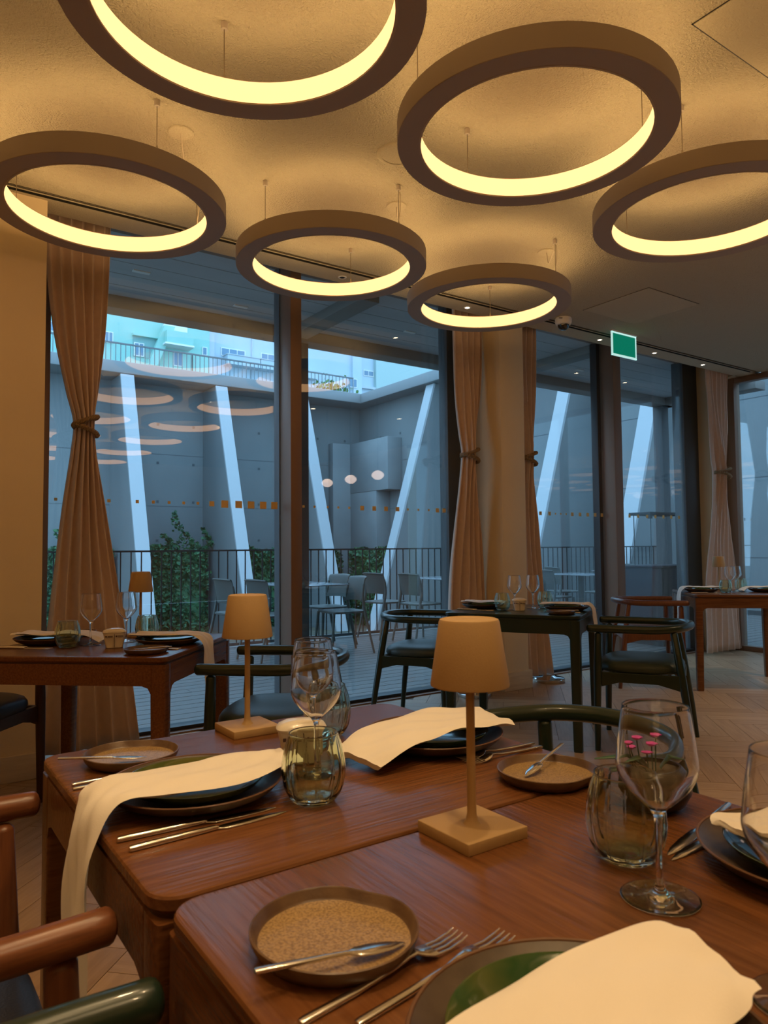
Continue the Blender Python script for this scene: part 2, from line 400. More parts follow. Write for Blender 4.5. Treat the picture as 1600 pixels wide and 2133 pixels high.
mull(4, 3.80, 4.06, YG-0.03, YG+0.08, 'grey_steel')
mull(5, 5.805, 5.92, YG-0.14, YG+0.02)
mull(6, 5.76, 5.96, YG+0.02, YG+0.10, 'black_metal')
mull(7, 7.16, 7.50, YG-0.02, YG+0.12, 'grey_steel')
mull(8, 4.325, 4.36, YG-0.03, YG+0.08, 'grey_steel')
# door handle plate on the first frame
h1 = thing('latch_plate', 'slim dark latch plate on the bronze frame beside the cream wall', 'latch', (0.73, YG-0.10, 1.28))
link('plate', box(-0.018, 0.018, -0.012, 0, -0.12, 0.12, 0.003), 'bronze', h1); link('recess', box(-0.010, 0.010, -0.014, -0.011, -0.07, 0.07), 'black_metal', h1)
# side glass wall at the right end of the room
def side_window(n, y0, y1):
    w = struct(link('window_%d' % n, box(XR-0.004, XR+0.004, y0, y1, 0.05, ZC-0.06), 'window_pane_glass'), 'glass side wall pane at the right end of the room')
    link('bottom_track', box(XR-0.05, XR+0.05, y0, y1, 0, 0.05, 0.003), 'bronze', w)
    link('head_frame', box(XR-0.05, XR+0.05, y0, y1, ZC-0.06, ZC, 0.003), 'bronze', w); return w
side_window(5, 2.45, 4.24); side_window(6, 0.65, 2.37); side_window(7, -1.15, 0.57)
struct(link('trim_9', box(XR-0.06, XR+0.06, 4.24, 4.36, 0, ZC, 0.004), 'bronze'))
struct(link('trim_10', box(XR-0.05, XR+0.05, 2.37, 2.45, 0, ZC, 0.004), 'bronze'))
struct(link('trim_11', box(XR-0.05, XR+0.05, 0.57, 0.65, 0, ZC, 0.004), 'bronze'))
struct(link('trim_12', box(XR-0.06, XR+0.06, 4.36, YG+0.06, 0, ZC+0.2, 0.004), 'bronze'))

struct(link('trim_13', box(7.55, XR+0.06, YE-0.02, YG+0.08, ZC, 3.25), 'ceiling_panel'))
# ------------------------------------------------------------------ terrace
deck = struct(link('terrace_deck', box(-3.0, 13.0, YG+0.06, 8.25, -0.12, -0.045), 'black_metal'), 'boarded terrace deck outside the windows')
rows = 25; bw = (8.22-YG-0.07)/rows
for r in range(rows):
    y0 = YG+0.07+r*bw; off = (0.9*(r % 3)+0.37*(r % 2))
    x = -2.6+off-2.9
    while x < 11.8:
        x2 = x+2.9
        a, b = max(x, -2.6), min(x2, 11.8)
        if b-a > 0.2 and b > 0.6*y0*0.3:
            link('deck_board', box(a+0.002, b-0.002, y0, y0+bw-0.010, -0.045, -0.02), 'deck_wood', deck)
        x = x2
deck2 = struct(link('terrace_deck_side', box(XR+0.06, 13.0, -3.0, YG+0.06, -0.12, -0.02), 'deck_wood'), 'side part of the terrace deck')
rail = thing('terrace_railing', 'dark metal terrace railing of thin upright bars in front of the hedge', 'railing', (0, 8.08, 0))
link('top_rail', box(-2.5, 11.9, -0.02, 0.02, 1.115, 1.135), 'black_metal', rail)
link('bottom_rail', box(-2.5, 11.9, -0.02, 0.02, 0.0, 0.035), 'grey_steel', rail)
bar = box(-0.006, 0.006, -0.006, 0.006, 0.035, 1.115); bar.materials.append(MATS['black_metal'])
nb = 0
x = 0.9
while x < 11.9:
    o = bpy.data.objects.new('baluster', bar); COL.objects.link(o); o.parent = rail; o.location = (x, 0, 0); x += 0.112
# roof over the terrace
roof = struct(link('terrace_roof', box(-3.0, 8.95, YG+0.06, 6.05, 3.17, 3.35), 'soffit_beam'), 'flat roof overhanging the terrace')
for i in range(6):
    y0 = YG+0.06+i*0.235
    link('soffit_board', box(-3.0, 8.9, y0+0.004, y0+0.231, 3.15, 3.17), 'soffit', roof)
link('eave_beam', box(-3.0, 8.95, 5.80, 6.0, 3.05, 3.16, 0.006), 'soffit_beam', roof)
link('gutter', box(-3.0, 8.98, 6.0, 6.06, 3.09, 3.22, 0.01), 'grey_steel', roof)
link('end_beam', box(8.72, 8.95, YG, 6.0, 3.05, 3.16, 0.006), 'soffit_beam', roof)
for x in (0.30, 3.10, 5.86):
    link('cross_beam', box(x-0.09, x+0.09, YG+0.06, 5.8, 3.07, 3.16, 0.005), 'soffit_beam', roof)
for (x, y) in ((1.5, 5.2), (2.4, 5.5), (4.0, 5.3), (4.7, 5.5), (6.5, 5.4), (7.4, 5.45)):
    link('spot_fitting', box(x-0.06, x+0.06, y-0.02, y+0.02, 3.142, 3.152), 'white_paint', roof)
for i, x in enumerate((3.16, 8.80)):
    struct(link('roof_post', box(x-0.075, x+0.075, 5.86, 6.0, -0.02, 3.06, 0.004), 'grey_steel'), 'grey steel post under the terrace roof ' + ('behind the first mullion' if i == 0 else 'at its far corner'))

# garden ground, retaining walls with raking buttresses
struct(link('ground', box(-30, 30, 8.25, 26, -1.4, -1.1), 'ground'), 'bare soil below the terrace')
struct(link('ground_far', box(-60, 140, 26, 130, -1.4, -1.1), 'ground'))
YW, XW = 20.0, 12.94
wall1 = struct(link('wall_retaining', box(-12, XW+0.6, YW, YW+0.6, -1.1, 5.75), 'concrete'), 'high concrete retaining wall with buttresses across the yard')
wall2 = struct(link('wall_retaining_side', box(XW, XW+0.6, -8, YW, -1.1, 5.75), 'concrete'), 'side retaining wall running toward the building')
cop = struct(link('wall_coping', box(-12, 16, YW-1.0, YW+2.0, 5.72, 6.03, 0.02), 'fascia'), 'grey overhanging coping slab on the retaining wall')
struct(link('wall_coping_side', box(XW-0.57, XW+2.5, -8, YW-0.99, 5.72, 6.03, 0.02), 'fascia'), 'grey coping slab on the side retaining wall')
# construction joints and tie holes of the concrete
for z in (0.9, 2.35, 3.8):
    link('pour_joint', box(-11, XW, YW-0.004, YW, z, z+0.012), 'concrete_hole', wall1)
    link('pour_joint', box(XW-0.004, XW, -7, YW, z, z+0.012), 'concrete_hole', wall2)
hole = box(-0.035, 0.035, -0.006, 0, -0.035, 0.035); hole.materials.append(MATS['concrete_hole'])
hole2 = box(-0.006, 0, -0.035, 0.035, -0.035, 0.035); hole2.materials.append(MATS['concrete_hole'])
for ix in range(10):
    for iz in range(4):
        o = bpy.data.objects.new('tie_hole', hole); COL.objects.link(o); o.parent = wall1; o.location = (3.2+ix*1.02, YW, 1.4+iz*1.08)
for iy in range(10):
    for iz in range(4):
        o = bpy.data.objects.new('tie_hole', hole2); COL.objects.link(o); o.parent = wall2; o.location = (XW, 9.2+iy*1.06, 1.4+iz*1.08)
# thickened corner
struct(link('wall_corner_block', box(11.76, XW, YW-0.28, YW, -1.1, 4.5, 0.01), 'concrete_light'), 'lower concrete thickening in the yard corner')
struct(link('wall_corner_box', box(XW-0.54, XW, 17.6, YW-0.28, 2.9, 4.5, 0.01), 'concrete_light'), 'concrete box standing out of the side retaining wall')
struct(link('wall_corner_plinth', box(XW-0.53, XW, 18.25, YW-0.28, -1.1, 2.9, 0.01), 'concrete_light'))
def buttress_y(X, label, foot=16.85, top=19.05):
    t = thing('concrete_buttress', label, 'buttress', (X, YW, -1.1))
    w = 0.17
    poly = [(-0.01, 0), (foot-YW+0.012, 0), (top-YW+0.012, 6.80), (-0.01, 6.80)]
    link('web', prism(poly, 'x', -w+0.01, w-0.01), 'concrete', t)
    poly2 = [(foot-YW-0.05, 0), (foot-YW+0.012, 0), (top-YW+0.012, 6.80), (top-YW-0.05, 6.80)]
    link('white_flange', prism(poly2, 'x', -w, w), 'white_strut', t)
def buttress_x(Y, label, foot=10.45, top=12.55):
    t = thing('concrete_buttress', label, 'buttress', (XW, Y, -1.1))
    w = 0.17
    poly = [(-0.01, 0), (foot-XW+0.012, 0), (top-XW+0.012, 6.80), (-0.01, 6.80)]
    link('web', prism(poly, 'y', -w+0.01, w-0.01), 'concrete', t)
    poly2 = [(foot-XW-0.05, 0), (foot-XW+0.012, 0), (top-XW+0.012, 6.80), (top-XW-0.05, 6.80)]
    link('white_flange', prism(poly2, 'y', -w, w), 'white_strut', t)
buttress_y(5.14, 'white sloping buttress behind the tied left curtain')
buttress_y(7.72, 'white sloping buttress midway across the first window pane')
buttress_y(10.30, 'white sloping buttress just right of the first mullion')
buttress_x(15.65, 'white buttress leaning left from the side wall beside the yard corner')
buttress_x(10.55, 'white buttress of the side wall seen through the third window pane')
buttress_x(8.30, 'white buttress of the side wall seen beside the roof corner post')

# hedges along the foot of the wall
def hedge(x0, x1, label, top=1.15, seed=1, shoots=(), loc=None, rz=0.0):
    rg = random.Random(seed); t = thing('hedge', label, 'hedge', loc or ((x0+x1)/2, YW-0.62, -1.1), rz); hw = (x1-x0)/2
    pts = []
    H = top+1.1
    for i in range(int(3600*hw)):
        x = rg.uniform(-hw, hw); z = rg.uniform(0, H); bulge = 0.10*math.sin(x*3.1+seed)+0.07*math.sin(z*4+x*2)
        z = min(z, H-0.12+0.12*math.sin(x*4+seed)+rg.uniform(-0.1, 0.08))
        pts.append((x, -0.30-bulge+rg.uniform(-0.09, 0.09), z))
    for i in range(int(700*hw)):
        x = rg.uniform(-hw, hw); pts.append((x, rg.uniform(-0.35, 0.3), H-0.06+0.1*math.sin(x*4+seed)+rg.uniform(-0.08, 0.08)))
    for (sx, sh) in shoots:
        for k in range(90):
            u = rg.random(); pts.append((sx+rg.gauss(0, 0.09)*(1.2-u)+0.1*math.sin(u*5), -0.2+rg.gauss(0, 0.06), H+u*sh))
    o = link('foliage', leaf_cloud(pts, 0.13, rg), 'leaf', t, kind='stuff')
    vs2 = box(-hw+0.05, hw-0.05, -0.22, 0.3, 0, H-0.14); link('inner_mass', vs2, 'leaf', t)
    for q in range(max(2, int(hw*3))):
        xx = -hw+0.2+q*(2*hw-0.4)/max(1, int(hw*3)-1)
        link('stem', tube([(xx, 0, 0), (xx+0.03, -0.03, 0.5), (xx, -0.05, 1.2)], 0.02, 5), 'twig', t)
hedge(2.75, 4.88, 'clipped ivy hedge mostly hidden behind the tied left curtain', seed=2, shoots=((-0.2, 0.5),))
hedge(5.44, 7.38, 'clipped ivy hedge with tall shoots between two buttresses in the first pane', seed=3, shoots=((0.15, 1.05), (0.5, 0.45), (0.95, 0.6), (-0.1, 0.4)))
hedge(8.0, 10.02, 'clipped ivy hedge left of the first mullion behind the grey chairs', seed=4)
hedge(10.58, 11.62, 'clipped ivy hedge in the yard corner behind the terrace table', seed=5, top=1.05)
hedge(0, 2.2, 'clipped ivy hedge along the side wall right of the yard corner', seed=6, top=1.05, loc=(XW-1.15, 17.2, -1.1), rz=math.radians(-90))
rg = random.Random(11)
t = thing('corner_shrub', 'small green shrub growing on the coping above the yard corner', 'shrub', (12.3, 20.75, 6.03))
link('foliage', leaf_cloud([(rg.gauss(0, 0.32), rg.gauss(0, 0.2), 0.1+abs(rg.gauss(0.22, 0.2))) for _ in range(420)], 0.17, rg), 'leaf_bright', t, kind='stuff')
link('stem', tube([(0, 0, 0), (0.03, 0, 0.4)], 0.03, 6), 'twig', t)
# rail on the coping
cr = thing('coping_railing', 'thin metal railing along the top of the retaining wall', 'railing', (0, 19.8, 6.03))
link('top_rail', box(3.0, 12.6, -0.02, 0.02, 0.66, 0.70), 'rail_paint', cr)
v_, f_ = [], []
xx = 3.1
while xx < 12.6:
    b = len(v_); e = 0.009
    v_ += [(xx-e, -e, 0), (xx+e, -e, 0), (xx+e, e, 0), (xx-e, e, 0), (xx-e, -e, 0.66), (xx+e, -e, 0.66), (xx+e, e, 0.66), (xx-e, e, 0.66)]
    f_ += [(b, b+1, b+5, b+4), (b+1, b+2, b+6, b+5), (b+2, b+3, b+7, b+6), (b+3, b, b+4, b+7)]; xx += 0.13
link('bars', mesh_from(v_, f_), 'rail_paint', cr, kind='stuff')

# ------------------------------------------------------------------ buildings behind
YBd = 80.0
def bwin(par, x0, x1, z0, z1, y, panes=2):
    f = link('window', box(x0, x1, y-0.10, y, z0, z1), 'white_paint', par); n = panes; w = (x1-x0-0.1*(n+1))/n
    for i in range(n):
        a = x0+0.1+i*(w+0.1); link('pane', box(a, a+w, y-0.13, y-0.10, z0+0.1, z1-0.1), 'far_pane', f)
t = thing('apartment_building', 'turquoise apartment block with jutting balcony above the retaining wall', 'building', (0, YBd, -1.1)); Z = 1.1
link('wall', box(6, 31.0, 0, 12, 0, 33), 'turquoise', t)
bwin(t, 19.2, 20.1, 23.5+Z, 24.75+Z, 0); bwin(t, 13.4, 14.3, 23.8+Z, 24.9+Z, 0); bwin(t, 30.1, 30.7, 23.7+Z, 24.7+Z, 0, 1)
link('loggia', box(22.2, 25.0, -0.06, 0.0, 22.4+Z, 24.7+Z), 'turquoise_dark', t); bwin(t, 22.3, 23.4, 22.5+Z, 24.0+Z, -0.06)
link('loggia_lintel', box(22.1, 25.2, -0.5, 0, 24.7+Z, 24.95+Z), 'turquoise', t)
bal = link('balcony', box(25.4, 28.4, -1.8, 0, 24.1+Z, 25.5+Z), 'turquoise', t); link('balcony_slab', box(25.2, 28.5, -1.9, 0, 23.9+Z, 24.1+Z), 'white_paint', bal)
link('brace_wall', prism([(23.6, 21.5+Z), (24.6, 21.5+Z), (26.6, 26.2+Z), (25.4, 26.2+Z)], 'y', -1.0, 0), 'turquoise', t)
bwin(t, 26.7, 27.8, 22.0+Z, 23.6+Z, 0); link('awning_box', box(25.5, 28.2, -0.4, 0, 25.9+Z, 26.6+Z), 'white_paint', t)
link('downpipe', tube([(28.9, -0.15, 20+Z), (28.9, -0.15, 23.5+Z)], 0.06, 6), 'far_dark', t)
t = thing('apartment_building', 'white apartment block with ribbon windows and solid balcony parapets', 'building', (0, YBd, -1.1))
link('wall', box(31.1, 42.4, 1.0, 12, 0, 33), 'building_white', t); link('side_return', box(31.0, 31.7, 0.2, 1.0, 0, 33), 'building_grey', t)
bwin(t, 32.8, 35.9, 24.3+Z, 25.3+Z, 1.0, 3); bwin(t, 38.0, 40.7, 24.4+Z, 25.4+Z, 1.0, 3)
b1 = link('balcony', box(33.1, 37.3, -0.4, 1.0, 23.1+Z, 24.2+Z), 'building_white', t); link('parapet_cap', box(33.0, 37.4, -0.5, 1.0, 24.2+Z, 24.3+Z), 'building_grey', b1)
b1 = link('balcony', box(37.4, 41.6, -0.4, 1.0, 23.1+Z, 24.2+Z), 'building_white', t); link('parapet_cap', box(37.35, 41.7, -0.5, 1.0, 24.2+Z, 24.3+Z), 'building_grey', b1)
for x in (31.9, 36.8): link('downpipe', tube([(x, 0.9, 20), (x, 0.9, 32)], 0.07, 6), 'building_grey', t)
t = thing('apartment_building', 'plain pale blue-white apartment block left of the yard corner', 'building', (0, YBd, -1.1))
link('wall', box(42.6, 52.0, 0, 12, 0, 33), 'building_white', t); link('pilaster', box(50.6, 52.0, -0.4, 0, 0, 33), 'building_white', t)
bwin(t, 42.9, 44.0, 24.0+Z, 25.2+Z, 0); bwin(t, 50.0, 51.2, 22.3+Z, 23.5+Z, -0.4); link('balcony', box(42.7, 45.0, -1.0, 0, 22.6+Z, 23.6+Z), 'building_white', t)
t = thing('apartment_building', 'pale grey-green block above the side retaining wall', 'building', (0, YBd, -1.1))
link('wall', box(54.6, 70, 0, 12, 0, 33), 'building_pale', t); link('lower_wing', box(52.1, 54.6, 0.6, 12, 0, 33), 'building_white', t)
bwin(t, 52.9, 54.5, 24.4+Z, 25.2+Z, 0.6); link('ledge', box(52.1, 54.6, 0.1, 0.6, 22.6+Z, 22.9+Z), 'building_grey', t)

# ------------------------------------------------------------------ ring lamps
RI, RO, RZ, RH = 0.428, 0.515, 2.661, 0.086
def ring_meshes():
    n = 72
    hs = lathe([(RI+0.004, 0.0), (RO-0.002, 0.0), (RO, 0.002), (RO, RH-0.002), (RO-0.002, RH), (RI+0.004, RH), (RI+0.004, 0.0)], n, sharp=30)
    df = lathe([(RI+0.003, 0.004), (RI, 0.005), (RI, RH-0.005), (RI+0.003, RH-0.004)], n, sharp=30)
    lip = lathe([(RI-0.002, -0.001), (RI+0.006, -0.001), (RI+0.006, 0.005), (RI-0.002, 0.005), (RI-0.002, -0.001)], n, sharp=30)
    up = lathe([(RI+0.016, RH+0.0012), (RO-0.016, RH+0.0012)], n)
    return hs, df, lip, up
HS, DF, LIP, UPL = ring_meshes(); UPL.materials.append(MATS['ring_uplight'])
HS.materials.append(MATS['ring_paint']); DF.materials.append(MATS['ring_light']); LIP.materials.append(MATS['cable'])
ANCH = lathe([(0, 0), (0.011, 0), (0.012, 0.004), (0.012, 0.024), (0.010, 0.026), (0, 0.026)], 14); ANCH.materials.append(MATS['ring_paint'])
GRIP = lathe([(0, 0), (0.0045, 0), (0.004, 0.028), (0.002, 0.034), (0, 0.034)], 8); GRIP.materials.append(MATS['wire_paint'])
def put(name, me, parent, loc=(0, 0, 0), rot=(0, 0, 0)):
    o = bpy.data.objects.new(name, me); COL.objects.link(o); o.parent = parent; o.location = loc; o.rotation_euler = rot; return o
def ring(x, y, label, angs, group='ring pendant lamps', detail=True, canopy=None, coil=None):
    t = thing('ring_pendant_lamp', label, 'pendant lamp', (x, y, RZ), 0, group)
    put('housing', HS, t); put('diffuser', DF, t); put('lower_lip', LIP, t); put('uplight_strip', UPL, t)
    rm = (RI+RO)/2
    for a in angs:
        cx, cy2 = rm*math.cos(a), rm*math.sin(a)
        w = link('suspension_wire', tube([(cx, cy2, RH), (cx, cy2, ZC-RZ)], 0.0017, 5), 'wire_paint', t)
        put('ceiling_anchor', ANCH, w, (cx, cy2, ZC-RZ-0.026)); put('cable_grip', GRIP, w, (cx, cy2, RH))
    if canopy:
        (kx, ky), ai = canopy; a = angs[ai]; cx, cy2 = rm*math.cos(a), rm*math.sin(a); zt = ZC-RZ
        c = link('ceiling_canopy', lathe([(0, -0.006), (0.052, -0.006), (0.055, -0.003), (0.055, 0), (0, 0)], 28), 'ceiling_panel', t, (kx-x, ky-y, zt))
        k = (kx-x, ky-y)
        pts = spline([(k[0], k[1], zt-0.006), (k[0]*0.8+cx*0.2, k[1]*0.8+cy2*0.2, zt-0.085), (k[0]*0.35+cx*0.65, k[1]*0.35+cy2*0.65, zt-0.07), (cx+0.008, cy2, zt-0.035), (cx+0.010, cy2, zt-0.12), (cx+0.006, cy2+0.006, RH+0.05), (cx+0.02, cy2+0.01, RH)], 7)
        link('power_cable', tube(pts, 0.003, 6), 'cable', t)
    if coil:
        a = coil; cx, cy2 = rm*math.cos(a), rm*math.sin(a)
        pts = [(cx+0.045*math.cos(u)*math.cos(a+PI/2), cy2+0.045*math.cos(u)*math.sin(a+PI/2), RH+0.028*abs(math.sin(u))+0.002) for u in [i*PI/10 for i in range(11)]]
        link('cable_loop', tube(pts, 0.006, 6), 'dark_cable', t)
    return t
def ta(x, y, pts): return [math.atan2(py-y, px_-x) for px_, py in pts]
xs, ys = (0.818, 1.985, 3.140), (1.842, 3.330)
A = [math.radians(-90), math.radians(30), math.radians(150)]
ring(xs[0], ys[1], 'ring lamp at the left over the first tied curtain', [math.radians(-82), math.radians(16), math.radians(136)], canopy=((1.04, 3.03), 1), coil=math.radians(-6))
ring(xs[1], ys[1], 'ring lamp hanging before the first window mullion', [math.radians(-75), math.radians(-165), math.radians(45)], canopy=((2.23, 3.06), 0))
ring(xs[2], ys[1], 'smallest-looking ring lamp hanging before the cream column', [math.radians(-75), math.radians(165), math.radians(45)], canopy=((3.36, 3.03), 0))
ring(xs[0], ys[0], 'ring lamp cut off by the top edge of the picture', [math.radians(75), math.radians(195), math.radians(-45)])
ring(xs[1], ys[0], 'large ring lamp upper right with a dark cable loop on top', [math.radians(80), math.radians(165), math.radians(-20)], coil=math.radians(140))
ring(xs[2], ys[0], 'ring lamp cut off by the right edge of the picture', [math.radians(85), math.radians(200), math.radians(-40)])
# the same lamps go on through the rest of the hall (seen mirrored in the window panes)
for yy in (0.43, -0.96, -2.36, -3.76):
    for xx in (-3.8, -2.62, -1.46, -0.30, 0.80, 1.95, 3.05):
        ring(xx, yy, 'ring lamp over the rear of the hall, mirrored in the window panes', A[:1], 'ring lamps over the rear of the hall')
for yy in ys:
    for xx in (-2.62, -1.46, -0.34):
        ring(xx, yy, 'ring lamp over the hall to the left of the view', A[:1], 'ring lamps left of the view')

# other ceiling fittings
for i, (x, y, lb) in enumerate(((5.20, 4.09, 'small recessed downlight in the ceiling left of the green exit sign'), (6.0, 4.09, 'small recessed downlight right of the green exit sign'), (6.81, 4.09, 'small recessed downlight above the last curtain'), (3.64, 4.09, 'small recessed downlight seen through the ring before the column'), (2.52, 4.09, 'small dark recessed downlight seen through the ring before the mullion'))):
    t = thing('downlight', lb, 'downlight', (x, y, ZC), 0, 'downlights along the window wall')
    link('trim_ring', lathe([(0.018, -0.003), (0.028, -0.003), (0.030, 0), (0.018, 0)], 20), 'white_paint', t)
    link('lens', lathe([(0, -0.0015), (0.018, -0.0015)], 20), 'spot_glow' if i != 4 else 'black_slot', t)
t = thing('ceiling_speaker', 'round white ceiling speaker half hidden by the large ring', 'speaker', (1.935, 2.64, ZC))
link('bezel', lathe([(0.075, -0.010), (0.085, -0.012), (0.098, -0.006), (0.10, 0), (0.075, 0)], 36), 'ceiling_panel', t)
link('grille', lathe([(0, -0.008), (0.076, -0.008)], 36), 'ceiling_panel', t)
t = thing('dome_camera', 'white dome security camera with black bubble under the ceiling', 'camera', (4.46, 3.86, ZC))
link('housing', lathe([(0, 0), (0.062, 0), (0.066, -0.008), (0.066, -0.035), (0.058, -0.052), (0.046, -0.056), (0, -0.056)], 32), 'white_paint', t)
link('dome', lathe([(0.046, -0.054), (0.045, -0.066), (0.036, -0.085), (0.020, -0.096), (0, -0.099)], 28), 'camera_dome', t)
link('maker_mark', box(-0.060, -0.030, -0.0665, -0.0655, -0.022, -0.016), 'print_ink', t, rot=(0, 0, math.radians(-30)))
t = thing('exit_sign', 'green edge-lit exit sign plate hanging from the ceiling', 'sign', (5.20, 3.84, ZC))
link('top_bracket', box(-0.17, 0.17, -0.012, 0.012, -0.012, 0), 'white_paint', t)
link('sign_plate', box(-0.165, 0.165, -0.004, 0.004, -0.215, -0.012), 'exit_edge', t)
link('green_face', box(-0.150, 0.150, -0.0055, 0.0055, -0.200, -0.026), 'exit_green', t)
for (x0, x1, z0, z1) in ((-0.165, 0.165, -0.0165, -0.012), (-0.165, 0.165, -0.217, -0.211), (-0.166, -0.161, -0.217, -0.012), (0.161, 0.166, -0.217, -0.012)):
    link('light_edge', box(x0, x1, -0.006, 0.006, z0, z1), 'exit_edge', t)

# ------------------------------------------------------------------ curtains
def curtain(label, Y, rows_, npl, seed, tie_z, z_top=3.19):
    """rows_: (z, x0, x1, depth) from top to floor."""
    rg = random.Random(seed); t = thing('curtain', label, 'curtain', (0, Y, 0), 0, 'tied dusty pink curtains')
    prof = spline(rows_, 9); ns = npl*14; vs_, fs = [], []
    ph = [rg.uniform(-0.5, 0.5) for _ in range(npl+2)]; am = [rg.uniform(0.6, 1.25) for _ in range(npl+2)]
    for (z, x0, x1, d) in prof:
        g = max(0.0, 1-abs(z-tie_z)/0.8)
        for i in range(ns+1):
            s = i/ns; k = s*npl; ki = int(min(k, npl-1)); fr = k-ki
            a = am[ki]*(1-fr)+am[ki+1]*fr; p = ph[ki]*(1-fr)+ph[ki+1]*fr
            u = s+0.30/npl*math.sin(2*PI*k+p+0.9)*(0.55+0.3*g)
            x = x0+(x1-x0)*min(max(u, 0), 1)
            y = -d*a*math.sin(2*PI*k+p)-0.075*g*(1-(2*s-1)**2)*(0.4+0.6*g)+0.008*math.sin(z*5+s*9+seed)
            vs_.append((x, y, z))
    for r in range(len(prof)-1):
        for i in range(ns):
            a = r*(ns+1)+i; fs.append((a, a+1, a+ns+2, a+ns+1))
    o = link('drape', mesh_from(vs_, fs, True, 180), 'curtain_cloth', t)
    md = o.modifiers.new('thickness', 'SOLIDIFY'); md.thickness = 0.004
    # rope tie-back
    row = min(prof, key=lambda q: abs(q[0]-tie_z)); cx, hw = (row[1]+row[2])/2, (row[2]-row[1])/2+0.006
    rope = []
    for lp in (0, 1):
        for st in (0, 1):
            pts = []
            for i in range(96):
                a = 2*PI*i/96; base = Vector((cx+hw*math.cos(a), -0.055+0.068*math.sin(a), tie_z+0.025*math.cos(a)*(1 if lp == 0 else -1)-(0.0 if lp == 0 else 0.055)))
                tw = a*16+st*PI
                pts.append(base+Vector((math.cos(a)*math.cos(tw), math.sin(a)*math.cos(tw), math.sin(tw)))*0.0075)
            link('tieback_rope', tube(pts, 0.0085, 6, closed=True), 'rope', t)
    return t
curtain('dusty pink tied curtain beside the cream wall at the left', 4.33, [(3.19, .71, 1.07, .030), (2.9, .71, 1.065, .030), (2.4, .76, 1.045, .028), (2.05, .83, 1.01, .032), (1.87, .875, .985, .034), (1.7, .865, 1.0, .034), (1.35, .82, 1.06, .032), (.7, .75, 1.17, .036), (.02, .70, 1.26, .042)], 6, 1, 1.87)
curtain('dusty pink tied curtain left of the cream column', 4.37, [(3.19, 3.71, 4.045, .028), (2.85, 3.71, 4.04, .028), (2.4, 3.73, 4.01, .026), (2.05, 3.765, 3.945, .028), (1.90, 3.785, 3.91, .030), (1.7, 3.765, 3.93, .030), (1.3, 3.71, 3.99, .032), (.7, 3.635, 4.035, .036), (.05, 3.60, 4.045, .038)], 5, 2, 1.90)
curtain('dusty pink tied curtain right of the cream column', 4.33, [(3.19, 4.37, 4.66, .028), (2.9, 4.37, 4.65, .028), (2.4, 4.37, 4.61, .026), (2.05, 4.375, 4.555, .028), (1.91, 4.38, 4.53, .030), (1.7, 4.375, 4.55, .030), (1.3, 4.375, 4.62, .030), (.7, 4.375, 4.70, .032), (.05, 4.375, 4.79, .034)], 5, 3, 1.91)
curtain('dusty pink tied curtain behind the far brown table', 4.24, [(3.19, 7.10, 7.52, .030), (2.9, 7.10, 7.52, .030), (2.4, 7.13, 7.47, .028), (2.05, 7.17, 7.40, .028), (1.93, 7.19, 7.37, .030), (1.7, 7.17, 7.40, .030), (1.3, 7.10, 7.48, .030), (.7, 7.00, 7.56, .034), (.03, 6.96, 7.62, .036)], 6, 4, 1.93)
# chrome post stands parked behind the curtains
for (x, y, lb, hh) in ((3.76, 4.20, 'chrome post stand on the floor under the curtain left of the column', 0.30), (4.66, 4.27, 'chrome disc foot under the curtain right of the column', 0.05)):
    t = thing('chrome_stand', lb, 'stand', (x, y, 0))
    link('foot', lathe([(0, 0), (0.125, 0), (0.13, 0.006), (0.13, 0.026), (0.124, 0.032), (0.06, 0.038), (0.045, 0.05), (0, 0.05)], 36), 'chrome', t)
    if hh > 0.1: link('post', lathe([(0, 0.05), (0.035, 0.05), (0.028, 0.075), (0.026, hh), (0, hh)], 20), 'chrome', t)

